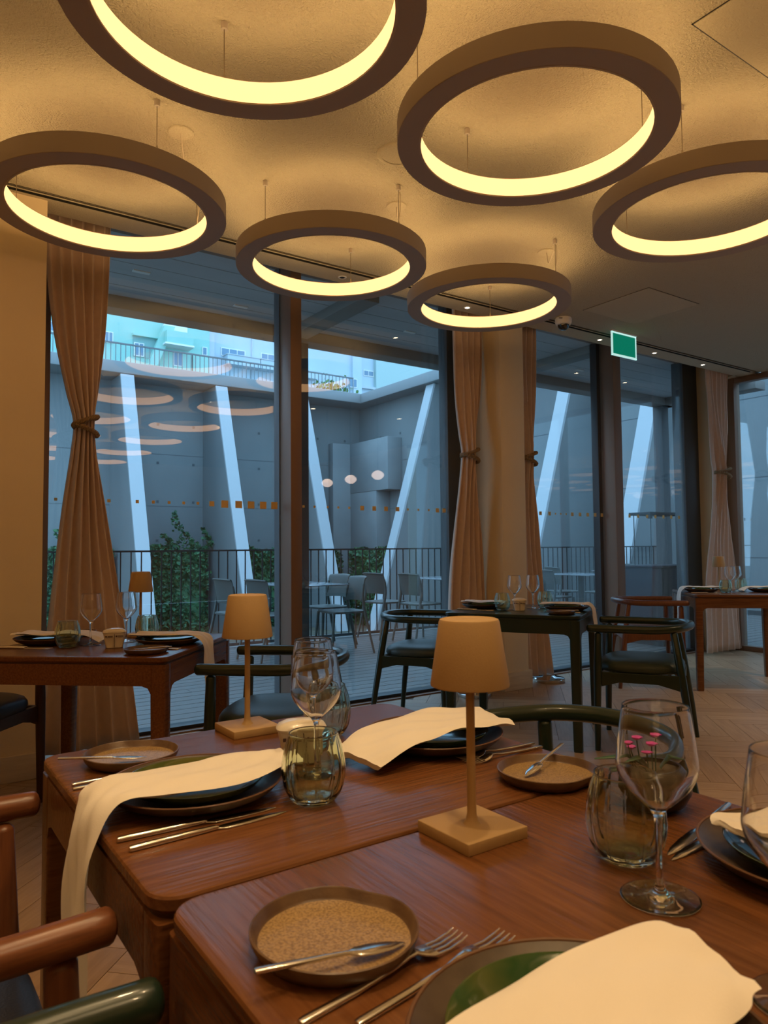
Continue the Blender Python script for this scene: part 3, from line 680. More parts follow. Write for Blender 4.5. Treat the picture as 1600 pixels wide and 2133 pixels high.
# ------------------------------------------------------------------ tables
def table(label, x, y, rz, sx, sy, mat='table_wood', wood2=None, ht=0.75):
    t = thing('dining_table', label, 'table', (x, y, 0), rz); wood2 = wood2 or mat
    def rr(a, b, r, z, n=6):
        out = []
        for (cx, cy2, st) in ((a-r, b-r, 0), (-a+r, b-r, 90), (-a+r, -b+r, 180), (a-r, -b+r, 270)):
            for i in range(n+1):
                an = math.radians(st+90*i/n); out.append((cx+r*math.cos(an), cy2+r*math.sin(an), z))
        return out
    a, b = sx/2, sy/2
    link('tabletop', loft([rr(a-0.006, b-0.006, 0.034, ht-0.022), rr(a, b, 0.04, ht-0.016), rr(a, b, 0.04, ht-0.004), rr(a-0.002, b-0.002, 0.038, ht-0.001), rr(a-0.006, b-0.006, 0.034, ht)], sharp=30), mat, t)
    link('shadow_gap', loft([rr(a-0.008, b-0.008, 0.032, ht-0.028), rr(a-0.008, b-0.008, 0.032, ht-0.022)], sharp=30), 'dark_wood' if mat == 'table_wood' else mat, t)
    lw = 0.058; zt = ht-0.028; za = ht-0.105
    for sx_ in (-1, 1):
        for sy_ in (-1, 1):
            cx, cy2 = sx_*(a-0.003-lw/2), sy_*(b-0.003-lw/2)
            secs = []
            for (z, k) in ((0.0, 0.80), (0.01, 0.84), (0.35, 0.94), (0.6, 1.0), (zt, 1.0)):
                s = lw/2*k; ox, oy = sx_*(lw/2-s), sy_*(lw/2-s)
                secs.append([(cx+ox+p[0], cy2+oy+p[1], p[2]) for p in sup(0, 0, z, s, s, 7.0, 20)])
            link('leg', loft(secs, sharp=50), wood2, t)
    for s in (-1, 1):
        x0, x1 = -a+0.003+lw-0.004, a-0.003-lw+0.004
        poly = [(x0, zt), (x1, zt), (x1, za-0.03), (x1-0.012, za-0.008), (x1-0.035, za), (x0+0.035, za), (x0+0.012, za-0.008), (x0, za-0.03)]
        yy = s*(b-0.004)
        link('apron', prism(poly, 'y', min(yy, yy-s*0.022), max(yy, yy-s*0.022)), wood2, t)
        y0, y1 = -b+0.003+lw-0.004, b-0.003-lw+0.004
        poly = [(y0, zt), (y1, zt), (y1, za-0.03), (y1-0.012, za-0.008), (y1-0.035, za), (y0+0.035, za), (y0+0.012, za-0.008), (y0, za-0.03)]
        xx = s*(a-0.004)
        link('apron', prism(poly, 'x', min(xx, xx-s*0.022), max(xx, xx-s*0.022)), wood2, t)
    return t
table('brown wooden table of the near pair, farther one with the lamp at its back edge', 0.655, 1.163, 0.0, 0.80, 0.70)
table('nearest brown wooden table at the bottom of the picture', 0.662, 0.456, math.radians(90), 0.70, 0.80)
angL = math.radians(49); cL = (0.791, 3.151)
table('brown wooden table standing askew beside the left curtain', cL[0], cL[1], angL, 0.74, 0.80)
angG = math.radians(31); cG = (3.30, 3.22)
table('dark green table standing before the cream column', cG[0], cG[1], angG, 0.74, 0.80, 'green_lacquer')
angB = math.radians(-43); cB = (5.80, 3.28)
table('brown wooden table at the far right before the last curtain', cB[0], cB[1], angB, 0.80, 0.74)

# ------------------------------------------------------------------ armchairs
def armchair(label, x, y, rz, wood, seat, rail=None, group=None):
    t = thing('armchair', label, 'chair', (x, y, 0), rz, group); zr = 0.678; rail = rail or wood
    hw = 0.268
    half = [(hw-0.006, 0.258, zr), (hw, 0.15, zr), (hw, 0.02, zr), (hw-0.012, -0.09, zr), (hw-0.065, -0.19, zr+0.004), (hw-0.155, -0.247, zr+0.008), (0, -0.265, zr+0.010)]
    path = half+[(-p[0], p[1], p[2]) for p in half[-2::-1]]
    link('arm_rail', tube(spline(path, 6), 0.0225, 14, round_ends=True), rail, t)
    for s in (-1, 1):
        link('leg', tube([(s*0.245, 0.225, 0), (s*0.247, 0.222, 0.20), (s*0.251, 0.215, 0.46), (s*0.255, 0.208, 0.645)], [0.0155, 0.019, 0.0225, 0.0195], 12, round_ends=True), wood, t)
        link('leg', tube([(s*0.265, -0.275, 0), (s*0.250, -0.252, 0.20), (s*0.228, -0.215, 0.46), (s*0.208, -0.185, 0.655)], [0.0155, 0.019, 0.0225, 0.0195], 12, round_ends=True), wood, t)
        poly = [(-0.225, 0.435), (0.215, 0.435), (0.215, 0.350), (0.10, 0.382), (-0.10, 0.382), (-0.225, 0.350)]
        link('side_rail', prism(poly, 'x', s*0.237-0.011, s*0.237+0.011, 0.002), wood, t)
    poly = [(-0.235, 0.435), (0.235, 0.435), (0.235, 0.358), (0.12, 0.385), (-0.12, 0.385), (-0.235, 0.358)]
    link('front_rail', prism(poly, 'y', 0.195, 0.217, 0.002), wood, t)
    link('back_rail', prism(poly, 'y', -0.232, -0.210, 0.002), wood, t)
    secs = [sup(0, 0.0, z, 0.247*k, 0.232*k, 3.2, 40) for z, k in ((0.432, 0.90), (0.437, 0.97), (0.452, 1.0), (0.470, 0.99), (0.486, 0.945), (0.498, 0.84), (0.506, 0.62), (0.509, 0.35), (0.510, 0.12))]
    link('seat', loft(secs, sharp=180), seat, t)
    return t
def face(dx, dy): return math.atan2(-dx, dy)
armchair('brown wooden armchair with dark seat at the left of the farther near table', -0.022, 1.205, face(1, 0), 'chair_wood', 'navy_leather', 'chair_wood_rail')
armchair('dark green armchair whose arm shows at the bottom left corner', -0.022, 0.50, face(1, 0), 'green_lacquer', 'green_leather')
armchair('dark green armchair on the far right side of the near tables, back rail showing', 1.325, 1.195, face(-1, 0), 'green_lacquer', 'green_leather')
vL = (-math.sin(angL), math.cos(angL))
armchair('dark green armchair with green seat behind the near table, at the askew left table', 1.375, 2.740, face(*vL), 'green_lacquer', 'green_leather')
armchair('dark brown armchair half out of the picture beside the cream wall', 0.285, 3.60, face(-vL[0], -vL[1]), 'dark_wood', 'navy_leather')
vG = (-math.sin(angG), math.cos(angG))
armchair('dark green armchair with its back toward the viewer right of the green table', 3.635, 2.615, face(*vG), 'green_lacquer', 'green_leather')
armchair('dark green armchair with blue-lit seat by the window left of the green table', 3.01, 3.86, face(-vG[0], -vG[1]), 'green_lacquer', 'green_leather')
uB = (math.cos(angB), math.sin(angB))
armchair('brown wooden armchair with brown seat at the far right table', 5.26, 3.725, face(*uB), 'chair_wood', 'brown_leather')

# ------------------------------------------------------------------ tableware
TT = 0.75
PL_CH = lathe([(0, 0.0), (0.085, 0.0), (0.10, 0.003), (0.125, 0.014), (0.1345, 0.0235), (0.1365, 0.0255), (0.1335, 0.0262), (0.122, 0.0185), (0.098, 0.0085), (0.080, 0.006), (0, 0.006)], 56)
PL_CH.materials.append(MATS['charger'])
RIM_CH = lathe([(0.1335, 0.0262), (0.1365, 0.0255), (0.1372, 0.0268), (0.1362, 0.0280), (0.1340, 0.0275), (0.1335, 0.0262)], 56); RIM_CH.materials.append(MATS['charger_rim'])
def wob(a, r, z): return 1.0+0.012*math.sin(2*a+0.6)+0.008*math.sin(3*a+1.1)
PL_GR = lathe([(0, 0.0), (0.065, 0.0), (0.075, 0.003), (0.098, 0.012), (0.106, 0.0205), (0.1075, 0.0225), (0.1045, 0.0222), (0.095, 0.0145), (0.073, 0.0065), (0, 0.0055)], 56, mod=wob)
PL_GR.materials.append(MATS['green_glaze'])
def dent(a, r, z):
    d = (a-2.2+PI) % (2*PI)-PI
    return 1.0-0.075*math.exp(-(d/0.34)**2)*min(1, r/0.07)+0.018*math.sin(2*a+1)*min(1, r/0.07)
PL_BR = lathe([(0, 0.0), (0.066, 0.0), (0.074, 0.003), (0.0805, 0.011), (0.083, 0.0180), (0.0830, 0.0197), (0.0812, 0.0203), (0.0795, 0.0190), (0.0772, 0.0105), (0.0745, 0.0085)], 60, mod=dent)
PL_BR.materials.append(MATS['bread_body'])
PL_BI = lathe([(0.0748, 0.0086), (0.060, 0.0072), (0, 0.0066)], 60, mod=dent); PL_BI.materials.append(MATS['bread_glaze'])
WG_B = lathe([(0.0, 0.0965)]+dense([(0.010, 0.0975), (0.026, 0.112), (0.0385, 0.1275), (0.0436, 0.142), (0.0430, 0.155), (0.0400, 0.180), (0.0356, 0.2090)], 6)+[(0.0355, 0.2098), (0.0351, 0.2102), (0.0347, 0.2098)]+dense([(0.0346, 0.2090), (0.0391, 0.180), (0.0421, 0.155), (0.0427, 0.1425), (0.0376, 0.129), (0.0252, 0.1137), (0.0100, 0.1000)], 6)+[(0.0, 0.0988)], 64, sharp=75)
WG_S = lathe([(0.0, 0.0966)]+dense([(0.0100, 0.0972), (0.0055, 0.090), (0.0042, 0.080), (0.0038, 0.050), (0.0042, 0.020), (0.0065, 0.010), (0.014, 0.0052), (0.030, 0.0032), (0.0415, 0.0024)], 4)+[(0.0425, 0.0014), (0.0415, 0.0006), (0.040, 0.0005), (0.0, 0.0005)], 64, sharp=60)
def ribs(a, r, z): return 1.0+0.095*(abs(math.sin(6*a))**0.7-0.62)*min(1, max(0.12, (z-0.004)/0.02))*min(1, max(0.10, (0.103-z)/0.02)) if r > 0.012 else 1.0
TB = lathe([(0.0, 0.0)]+dense([(0.026, 0.0), (0.034, 0.004), (0.0425, 0.018), (0.0475, 0.042), (0.0470, 0.062), (0.0430, 0.084), (0.0385, 0.100), (0.0379, 0.1040)], 4)+[(0.0376, 0.1048), (0.0371, 0.1051), (0.0366, 0.1048)]+dense([(0.0363, 0.1040), (0.0370, 0.100), (0.0414, 0.083), (0.0452, 0.062), (0.0457, 0.043), (0.0410, 0.021), (0.0330, 0.010), (0.0250, 0.0075)], 4)+[(0.0, 0.0075)], 144, mod=ribs, sharp=80)
for me, k in ((WG_B, 'crystal'), (WG_S, 'crystal'), (TB, 'green_crystal')): me.materials.append(MATS[k])
def wineglass(x, y, label, group=None):
    t = thing('wine_glass', label, 'wine glass', (x, y, TT+0.0003), random.uniform(0, 6), group); put('bowl', WG_B, t); put('stem_and_foot', WG_S, t); return t
def tumbler(x, y, label, group=None):
    o = bpy.data.objects.new('ribbed_tumbler', TB); COL.objects.link(o); o.location = (x, y, TT+0.0003); o.rotation_euler = (0, 0, random.uniform(0, 6)); return tag(o, label, 'tumbler', group)
def charger(x, y, label):
    t = thing('charger_plate', label, 'plate', (x, y, TT), 0, 'dark charger plates'); put('dish', PL_CH, t); put('rim', RIM_CH, t); return t
def greenplate(x, y, rz, label):
    o = bpy.data.objects.new('green_plate', PL_GR); COL.objects.link(o); o.location = (x, y, TT+0.0085); o.rotation_euler = (0, 0, rz); return tag(o, label, 'plate', 'green plates')
def bread(x, y, rz, label):
    t = thing('bread_plate', label, 'plate', (x, y, TT), rz, 'bread plates'); put('dish', PL_BR, t); put('well', PL_BI, t); return t
# cutlery, lying along +x, origin under the handle end
def bar_mesh(st):
    """st: list of (x, half_width, z_bottom, z_top)"""
    secs = []
    for (x, w, z0, z1) in st:
        r = min(w, (z1-z0)/2)*0.5
        secs.append([(x, -w, z0+r), (x, -w+r, z0), (x, w-r, z0), (x, w, z0+r), (x, w, z1-r), (x, w-r, z1), (x, -w+r, z1), (x, -w, z1-r)])
    return loft(secs, sharp=50)
FK_H = bar_mesh([(0, .0036, .0005, .004), (.004, .0042, .0, .0045), (.06, .0038, .001, .0055), (.105, .0027, .004, .0075), (.122, .0026, .0075, .0105), (.132, .0040, .0085, .0107)])
FK_D = bar_mesh([(.131, .0038, .0085, .0107), (.137, .0085, .0070, .0088), (.146, .0112, .0045, .0062), (.154, .0115, .0032, .0048)])
FK_T = bar_mesh([(0, .0017, .0032, .0048), (.015, .0014, .0022, .0036), (.032, .0012, .0040, .0052), (.040, .0007, .0065, .0073)])
KN_H = bar_mesh([(0, .0036, .0003, .0070), (.004, .0042, .0, .0075), (.08, .0042, .0, .0075), (.118, .0036, .0006, .0065), (.122, .0030, .001, .005)])
KN_B = bar_mesh([(.120, .0032, .0010, .0036), (.132, .0078, .0004, .0026), (.170, .0085, .0002, .0022), (.205, .0066, .0002, .0020), (.222, .0030, .0002, .0016), (.229, .0006, .0003, .0012)])
BK_H = bar_mesh([(0, .0030, .0002, .0034), (.003, .0035, .0, .0038), (.055, .0032, .0, .0038), (.085, .0022, .0004, .0036), (.092, .0022, .0006, .0032)])
BK_B = bar_mesh([(.090, .0023, .0006, .0030), (.098, .0075, .0002, .0022), (.112, .0092, .0002, .0020), (.132, .0072, .0002, .0018), (.146, .0024, .0002, .0014), (.149, .0008, .0003, .0011)])
for me in (FK_H, FK_D, FK_T, KN_H, KN_B, BK_H, BK_B): me.materials.append(MATS['steel'])
def fork(x, y, rz, label, z=TT):
    t = thing('fork', label, 'fork', (x, y, z), rz); put('handle', FK_H, t); hd = put('head', FK_D, t)
    for k in range(4): put('tine', FK_T, hd, (.1535, -.0096+k*.0064, 0))
    return t
def knife(x, y, rz, label, z=TT):
    t = thing('table_knife', label, 'knife', (x, y, z), rz); put('handle', KN_H, t); put('blade', KN_B, t); return t
def butter(x, y, z, rz, ry, label):
    t = thing('butter_knife', label, 'knife', (x, y, z), rz); t.rotation_euler = (0, ry, rz); put('handle', BK_H, t); put('blade', BK_B, t); return t
# napkins: a folded cloth swept along a path; stations (x, y, z, half_width, lateral angle)
def napkin(label, st, thick=0.007, group='folded napkins', seed=0, roll=0.0):
    P = spline(st, 7); secs = []; k = len(P)
    for i, (x, y, z, w, la) in enumerate(P):
        a = P[max(i-1, 0)]; b = P[min(i+1, k-1)]
        tdir = Vector((b[0]-a[0], b[1]-a[1], b[2]-a[2])).normalized()
        lat = Vector((math.cos(la), math.sin(la), 0)); lat = (lat-tdir*lat.dot(tdir)).normalized(); nrm = tdir.cross(lat).normalized()
        if nrm.z < -0.2: nrm = -nrm
        ring_ = []
        n = 14; up = []; dn = []
        for q in range(n+1):
            s = -1+2*q/n
            wav = 0.0022*math.sin(s*4+i*0.35+seed)+0.0015*math.sin(s*9-i*0.5+seed*2)
            edge = math.sqrt(max(0.0, 1-abs(s)**8))
            c = Vector((x, y, z))+lat*(s*w)+nrm*(wav+roll*(1-s*s))
            up.append(tuple(c+nrm*thick*0.5*edge)); dn.append(tuple(c-nrm*thick*0.5*edge))
        secs.append(up+dn[::-1][1:-1])
    o = link('napkin', loft(secs, sharp=70), 'napkin'); return tag(o, label, 'napkin', group)

class Place:
    """One place setting: plate centre, the way the diner faces."""
    def __init__(s, x, y, fx, fy): s.x, s.y, s.fx, s.fy = x, y, fx, fy; s.rx, s.ry = fy, -fx; s.a = math.atan2(fy, fx)
    def at(s, f, r): return s.x+s.fx*f+s.rx*r, s.y+s.fy*f+s.ry*r
P_AL = Place(0.415, 1.125, 1, 0); P_AR = Place(0.905, 1.135, -1, 0); P_BL = Place(0.435, 0.365, 1, 0); P_BR = Place(0.925, 0.425, -1, 0)
def mid(c, v, d): return (c[0]+v[0]*d, c[1]+v[1]*d)
q = mid(cL, vL, -0.26); P_LR = Place(q[0], q[1], *vL); q = mid(cL, vL, 0.27); P_LL = Place(q[0], q[1], -vL[0], -vL[1])
q = mid(cG, vG, -0.26); P_GR = Place(q[0], q[1], *vG); q = mid(cG, vG, 0.26); P_GL = Place(q[0], q[1], -vG[0], -vG[1])
q = mid(cB, uB, -0.25); P_QL = Place(q[0], q[1], *uB); q = mid(cB, uB, 0.26); P_QR = Place(q[0], q[1], -uB[0], -uB[1])
for p, nm in ((P_AL, 'left setting of the farther near table'), (P_AR, 'right setting of the farther near table'), (P_BL, 'nearest setting at the bottom edge'), (P_BR, 'setting at the right picture edge'),
              (P_LR, 'right setting of the askew left table'), (P_LL, 'left setting of the askew left table'), (P_GR, 'right setting of the green table'), (P_GL, 'left setting of the green table'), (P_QL, 'left setting of the far right table'), (P_QR, 'right setting of the far right table')):
    charger(p.x, p.y, 'dark brown charger plate of the '+nm)
    greenplate(p.x, p.y, random.uniform(0, 6), 'glazed green plate on the charger of the '+nm)
def generic_napkin(p, label, hang=False, f0=0.15, tuck=0.0, seed=0, end_f=-0.135, hl=0.24, edge=-0.15, w=0.062):
    la = math.atan2(p.ry, p.rx); st = []
    def s(f, r, z, ww=w): x, y = p.at(f, r); st.append((x, y, z, ww, la))
    if f0 > 0.17: s(f0, tuck, TT+0.012); s(f0-0.05, tuck*0.8, TT+0.038)
    else: s(f0, tuck, TT+0.040)
    s(0.09, tuck*0.5, TT+0.043); s(0.0, 0, TT+0.042); s(-0.08, 0, TT+0.043)
    if hang:
        s(edge+0.025, 0.0, TT+0.041); s(edge-0.006, 0.0, TT+0.012); s(edge-0.014, 0.003, TT-0.05, w*0.95); s(edge-0.017, 0.006, TT-hl*0.6, w*0.92); s(edge-0.018, 0.01, TT-hl, w*0.95)
    else: s(end_f, 0, TT+0.041)
    return napkin(label, st, seed=seed)
# left setting, farther near table: napkin falls over the table edge
lat = -PI/2
napkin('long white napkin draped over the plates and hanging off the left table edge', [
    (0.572, 1.108, 0.793, 0.040, lat-0.15), (0.53, 1.106, 0.7925, 0.056, lat-0.1), (0.44, 1.09, 0.792, 0.071, lat), (0.34, 1.098, 0.792, 0.066, lat+0.12), (0.285, 1.103, 0.791, 0.060, lat+0.10),
    (0.252, 1.098, 0.770, 0.058, lat+0.05), (0.237, 1.100, 0.715, 0.062, lat), (0.233, 1.105, 0.62, 0.070, lat), (0.232, 1.110, 0.50, 0.076, lat), (0.232, 1.115, 0.44, 0.078, lat)], seed=1)
napkin('white napkin on the right setting, one rolled end lying on the wood', [
    (0.692, 1.088, 0.768, 0.064, lat+0.22), (0.735, 1.095, 0.782, 0.070, lat+0.20), (0.80, 1.112, 0.793, 0.075, lat+0.12), (0.87, 1.120, 0.797, 0.080, lat), (0.94, 1.118, 0.799, 0.083, lat-0.1), (1.0, 1.112, 0.797, 0.082, lat-0.15), (1.038, 1.105, 0.790, 0.078, lat-0.2)], seed=2, thick=0.012)
napkin('big white napkin covering the nearest plate at the bottom edge', [
    (0.572, 0.350, 0.800, 0.050, lat+0.1), (0.545, 0.358, 0.798, 0.060, lat+0.05), (0.49, 0.365, 0.795, 0.066, lat), (0.42, 0.362, 0.793, 0.066, lat), (0.35, 0.355, 0.792, 0.064, lat), (0.30, 0.35, 0.789, 0.062, lat)], seed=3)
napkin('white napkin on the plate at the right picture edge', [
    (0.838, 0.470, 0.799, 0.042, lat+0.25), (0.865, 0.468, 0.799, 0.058, lat+0.2), (0.92, 0.455, 0.794, 0.064, lat), (0.98, 0.445, 0.792, 0.064, lat), (1.04, 0.44, 0.787, 0.062, lat)], seed=4)
generic_napkin(P_LR, 'white napkin hanging off the askew left table beside the green armchair', True, seed=5, edge=-0.155)
generic_napkin(P_LL, 'white napkin on the left setting of the askew table, one end on the wood', False, 0.24, -0.02, seed=6)
generic_napkin(P_GR, 'white napkin hanging off the right side of the green table', True, seed=7, edge=-0.155, hl=0.22)
generic_napkin(P_GL, 'white napkin lying on the left setting of the green table', False, seed=8)
generic_napkin(P_QL, 'white napkin hanging off the far right table above the brown chair', True, seed=9, edge=-0.165, hl=0.22)
generic_napkin(P_QR, 'white napkin lying on the right setting of the far table', False, 0.2, seed=10)

# cutlery and bread plates of the two near tables
knife(0.265, 1.008, math.radians(-2), 'upper one of two knives below the left plate of the farther near table')
knife(0.270, 0.968, math.radians(2), 'lower one of two knives below the left plate of the farther near table')
fork(0.266, 1.292, math.radians(-1), 'upper fork under the draped napkin on the left', TT); fork(0.263, 1.268, math.radians(-1), 'lower fork under the draped napkin on the left', TT)
bread(0.385, 1.372, math.radians(-60), 'brown bread plate at the far left corner of the near tables')
butter(0.262, 1.385, TT+0.0222, math.radians(-20), math.radians(3.5), 'butter knife on the bread plate at the far left corner')
fork(1.055, 0.990, math.radians(180), 'fork lying half under the bread plate on the right'); fork(1.06, 1.015, math.radians(180), 'fork between the right napkin and the bread plate')
bread(0.920, 0.850, math.radians(150), 'brown speckled bread plate right of the big lamp')
butter(1.020, 0.905, TT+0.030, math.radians(197), math.radians(8), 'butter knife resting on the bread plate right of the lamp')
bread(0.372, 0.626, math.radians(-95), 'brown speckled bread plate nearest the viewer')
butter(0.272, 0.592, TT+0.0225, math.radians(-7), math.radians(5), 'butter knife across the nearest bread plate')
fork(0.288, 0.540, math.radians(7), 'left one of two forks beside the nearest bread plate'); fork(0.325, 0.512, math.radians(7), 'fork half covered by the nearest charger plate')
knife(1.040, 0.605, math.radians(192), 'upper knife beside the plate at the right edge'); knife(1.035, 0.562, math.radians(184), 'lower knife beside the plate at the right edge')

def serve(p, nm, kn=True, fk=True, br=True):
    if kn:
        for i, r in enumerate((0.150, 0.172)):
            x, y = p.at(-0.12, r); knife(x, y, p.a, ('inner' if i == 0 else 'outer')+' knife of the '+nm)
    if fk:
        for i, r in enumerate((-0.150, -0.177)):
            x, y = p.at(-0.11, r); fork(x, y, p.a, ('inner' if i == 0 else 'outer')+' fork of the '+nm)
    if br:
        x, y = p.at(-0.02, -0.262); bread(x, y, p.a+1.0, 'brown bread plate of the '+nm)
        x, y = p.at(-0.115, -0.255); butter(x, y, TT+0.0222, p.a, math.radians(3.5), 'butter knife on the bread plate of the '+nm)
serve(P_LR, 'right setting of the askew left table', kn=False); serve(P_LL, 'left setting of the askew left table', fk=False)
serve(P_GR, 'right setting of the green table', kn=False); serve(P_GL, 'left setting of the green table', fk=False, br=False)
serve(P_QL, 'left setting of the far right table', fk=False, br=False)

# glasses
wineglass(0.712, 0.497, 'large wine glass standing nearest, right of the big lamp')
wineglass(0.648, 0.316, 'wine glass cut by the right picture edge')
wineglass(0.620, 1.100, 'front one of two overlapping wine glasses behind the ribbed tumbler')
wineglass(0.702, 1.257, 'rear one of two overlapping wine glasses on the farther near table')
tumbler(0.554, 0.992, 'green ribbed tumbler right of the draped napkin', 'ribbed tumblers')
tumbler(0.770, 1.320, 'ribbed tumbler at the back of the farther near table', 'ribbed tumblers')
tumbler(0.768, 0.582, 'green ribbed tumbler right of the big lamp', 'ribbed tumblers')
for p, a, b in ((P_LR, 'right wine glass on the askew left table', 'ribbed tumbler before the lamp of the left table'), (P_LL, 'left wine glass on the askew left table', 'ribbed tumbler at the left of the askew left table'),
                (P_GR, 'right wine glass on the green table', 'right ribbed tumbler on the green table'), (P_GL, 'left wine glass on the green table', 'left ribbed tumbler on the green table'),
                (P_QL, 'rear wine glass on the far right table', 'rear ribbed tumbler on the far right table'), (P_QR, 'front wine glass on the far right table', 'front ribbed tumbler on the far right table')):
    x, y = p.at(0.215, 0.055); wineglass(x, y, a); x, y = p.at(0.155, 0.125); tumbler(x, y, b, 'ribbed tumblers')

# porcelain sachet pots
def pot(x, y, rz, label):
    t = thing('porcelain_pot', label, 'pot', (x, y, TT), rz, 'porcelain pots')
    link('body', loft([sup(0, 0, z, a, b, 3.5, 36) for z, a, b in ((0, .030, .020), (0.002, .033, .023), (0.04, .039, .027), (0.058, .043, .030))], sharp=50), 'porcelain', t)
    link('lid', loft([sup(0, 0, z, a, b, 3.2, 36) for z, a, b in ((0.0585, .0445, .031), (0.063, .046, .0325), (0.069, .042, .029), (0.0745, .030, .021), (0.0775, .012, .009))], sharp=50), 'porcelain', t)
    link('split_line', box(-0.0008, 0.0008, -0.031, -0.0265, 0.004, 0.056), 'print_ink', t)
    for s in (-1, 1):
        x0 = 0.005 if s > 0 else -0.034
        link('printed_mark', box(x0, x0+0.006, -0.0300, -0.0282, 0.044, 0.050), 'print_ink', t)
        for k in range(2): link('printed_line', box(x0+0.009, x0+0.028, -0.0300, -0.0282, 0.0475-k*0.004, 0.0492-k*0.004), 'print_ink', t)
    return t
pot(0.638, 1.188, math.radians(-25), 'white porcelain pot behind the ribbed tumbler on the farther near table')
pot(cL[0]-0.018, cL[1]-0.143, math.radians(-15), 'white porcelain pot with printed lines on the askew left table')
pot(cG[0]-0.103, cG[1]-0.062, math.radians(-40), 'white porcelain pot with printed lines on the green table')

# cordless table lamps
def lamp(x, y, rz, label):
    t = thing('table_lamp', label, 'lamp', (x, y, TT), rz, 'sand-coloured cordless lamps')
    link('base', box(-0.0525, 0.0525, -0.0525, 0.0525, 0, 0.0155, 0.0012), 'lamp_sand', t)
    link('stem', lathe([(0.0, 0.0155), (0.0125, 0.0155), (0.0085, 0.020), (0.0066, 0.028), (0.0060, 0.045), (0.0058, 0.22), (0.0, 0.22)], 20), 'lamp_sand', t)
    link('shade', lathe([(0.0535, 0.200), (0.0540, 0.202), (0.0415, 0.2865), (0.0400, 0.2895), (0.0370, 0.2905), (0.0345, 0.2890), (0.0, 0.2890), (0.0, 0.2865), (0.0385, 0.2860), (0.0515, 0.201), (0.0535, 0.200)], 48, sharp=30), 'lamp_sand', t)
    link('touch_disc', lathe([(0, 0.2893), (0.010, 0.2893), (0.0105, 0.2890)], 20), 'lamp_sand', t)
    return t
lamp(0.664, 0.752, 0, 'sand-coloured table lamp on the seam of the two near tables, the biggest')
lamp(0.650, 1.452, 0, 'sand-coloured table lamp at the back edge of the farther near table')
lamp(0.965, 3.315, angL, 'sand-coloured table lamp on the askew left table behind the wine glasses')
lamp(5.975, 3.50, angB, 'sand-coloured table lamp on the far right table before the curtain')

# bud bowl with pink flowers
t = thing('flower_bowl', 'small black bowl with pink flowers behind the nearest wine glass', 'flower bowl', (0.955, 0.672, TT))
link('bowl', lathe([(0, 0), (0.030, 0), (0.046, 0.008), (0.056, 0.026), (0.054, 0.044), (0.044, 0.056), (0.040, 0.056), (0.048, 0.043), (0.049, 0.027), (0.036, 0.012), (0, 0.010)], 40, mod=lambda a, r, z: 1+0.05*math.sin(2*a+0.5)), 'black_ceramic', t)
link('soil', lathe([(0, 0.046), (0.046, 0.046)], 24), 'twig', t)
rg = random.Random(5)
for i in range(6):
    a = 1.9+i*0.75; r = 0.018+0.006*(i % 2); zz = 0.082+0.010*(i % 3)
    fx, fy = -0.016+r*math.cos(a), 0.012+r*math.sin(a)
    f = link('flower', lathe([(0, 0.0), (0.004, 0.0005), (0.0085, 0.0035), (0.009, 0.0045), (0.004, 0.003), (0, 0.0025)], 12, mod=lambda a_, r_, z_: 1+0.18*math.sin(5*a_)), 'pink_petal', t, (fx, fy, zz))
    link('stalk', tube([(-fx*0.3, -fy*0.3, -zz+0.046), (0, 0, 0)], 0.0012, 5), 'succulent', f)
for a, l in ((2.35, 0.085), (2.9, 0.06), (5.6, 0.05)):
    c, s = math.cos(a), math.sin(a)
    link('leaf', tube([(0.01*c, 0.01*s, 0.05), (l*0.5*c, l*0.5*s, 0.072), (l*c, l*s, 0.066)], [0.004, 0.010, 0.002], 10, flat=0.35), 'succulent', t)

# ------------------------------------------------------------------ terrace furniture
def out_chair_meshes():
    ms = {}
    ms['seat'] = loft([sup(0, 0, z, 0.215*k, 0.215*k, 5, 28) for z, k in ((0.425, .95), (0.43, 1.0), (0.446, 1.0), (0.450, .97), (0.446, .8))], sharp=50)
    n, k = 13, 9; vs_, fs = [], []
    prof = spline([(-0.205, 0.555), (-0.215, 0.62), (-0.232, 0.72), (-0.252, 0.80), (-0.272, 0.815)], 4)
    for (y, z) in prof:
        for i in range(n):
            s = -1+2*i/(n-1); w = 0.205-0.012*max(0, (z-0.7)*4)
            vs_.append((s*w, y+0.055*s*s, z-0.010*s*s))
    for r in range(len(prof)-1):
        for i in range(n-1):
            a = r*n+i; fs.append((a, a+1, a+n+1, a+n))
    me = mesh_from(vs_, fs, True, 180)
    bm = bmesh.new(); bm.from_mesh(me); bmesh.ops.solidify(bm, geom=bm.faces[:], thickness=0.014); bmesh.ops.recalc_face_normals(bm, faces=bm.faces); bm.to_mesh(me); bm.free(); me.shade_smooth(); me.set_sharp_from_angle(angle=math.radians(45))
    ms['backrest'] = me
    ms['leg_f'] = [tube([(s*0.235, 0.235, -0.02), (s*0.205, 0.195, 0.435)], [0.013, 0.018], 8) for s in (-1, 1)]
    ms['leg_b'] = [tube(spline([(s*0.225, -0.285, -0.02), (s*0.208, -0.225, 0.25), (s*0.200, -0.185, 0.44), (s*0.198, -0.160, 0.60), (s*0.19, -0.175, 0.74)], 4), [0.013]*4+[0.017]*8+[0.017]*4+[0.014], 8) for s in (-1, 1)]
    for v in ms.values():
        for me in (v if isinstance(v, list) else [v]): me.materials.append(MATS['outdoor_plastic'])
    return ms
OCM = out_chair_meshes()
def ochair(x, y, rz, label):
    t = thing('terrace_chair', label, 'chair', (x, y, 0), rz, 'grey plastic terrace chairs')
    put('seat', OCM['seat'], t); put('backrest', OCM['backrest'], t)
    for me in OCM['leg_f']+OCM['leg_b']: put('leg', me, t)
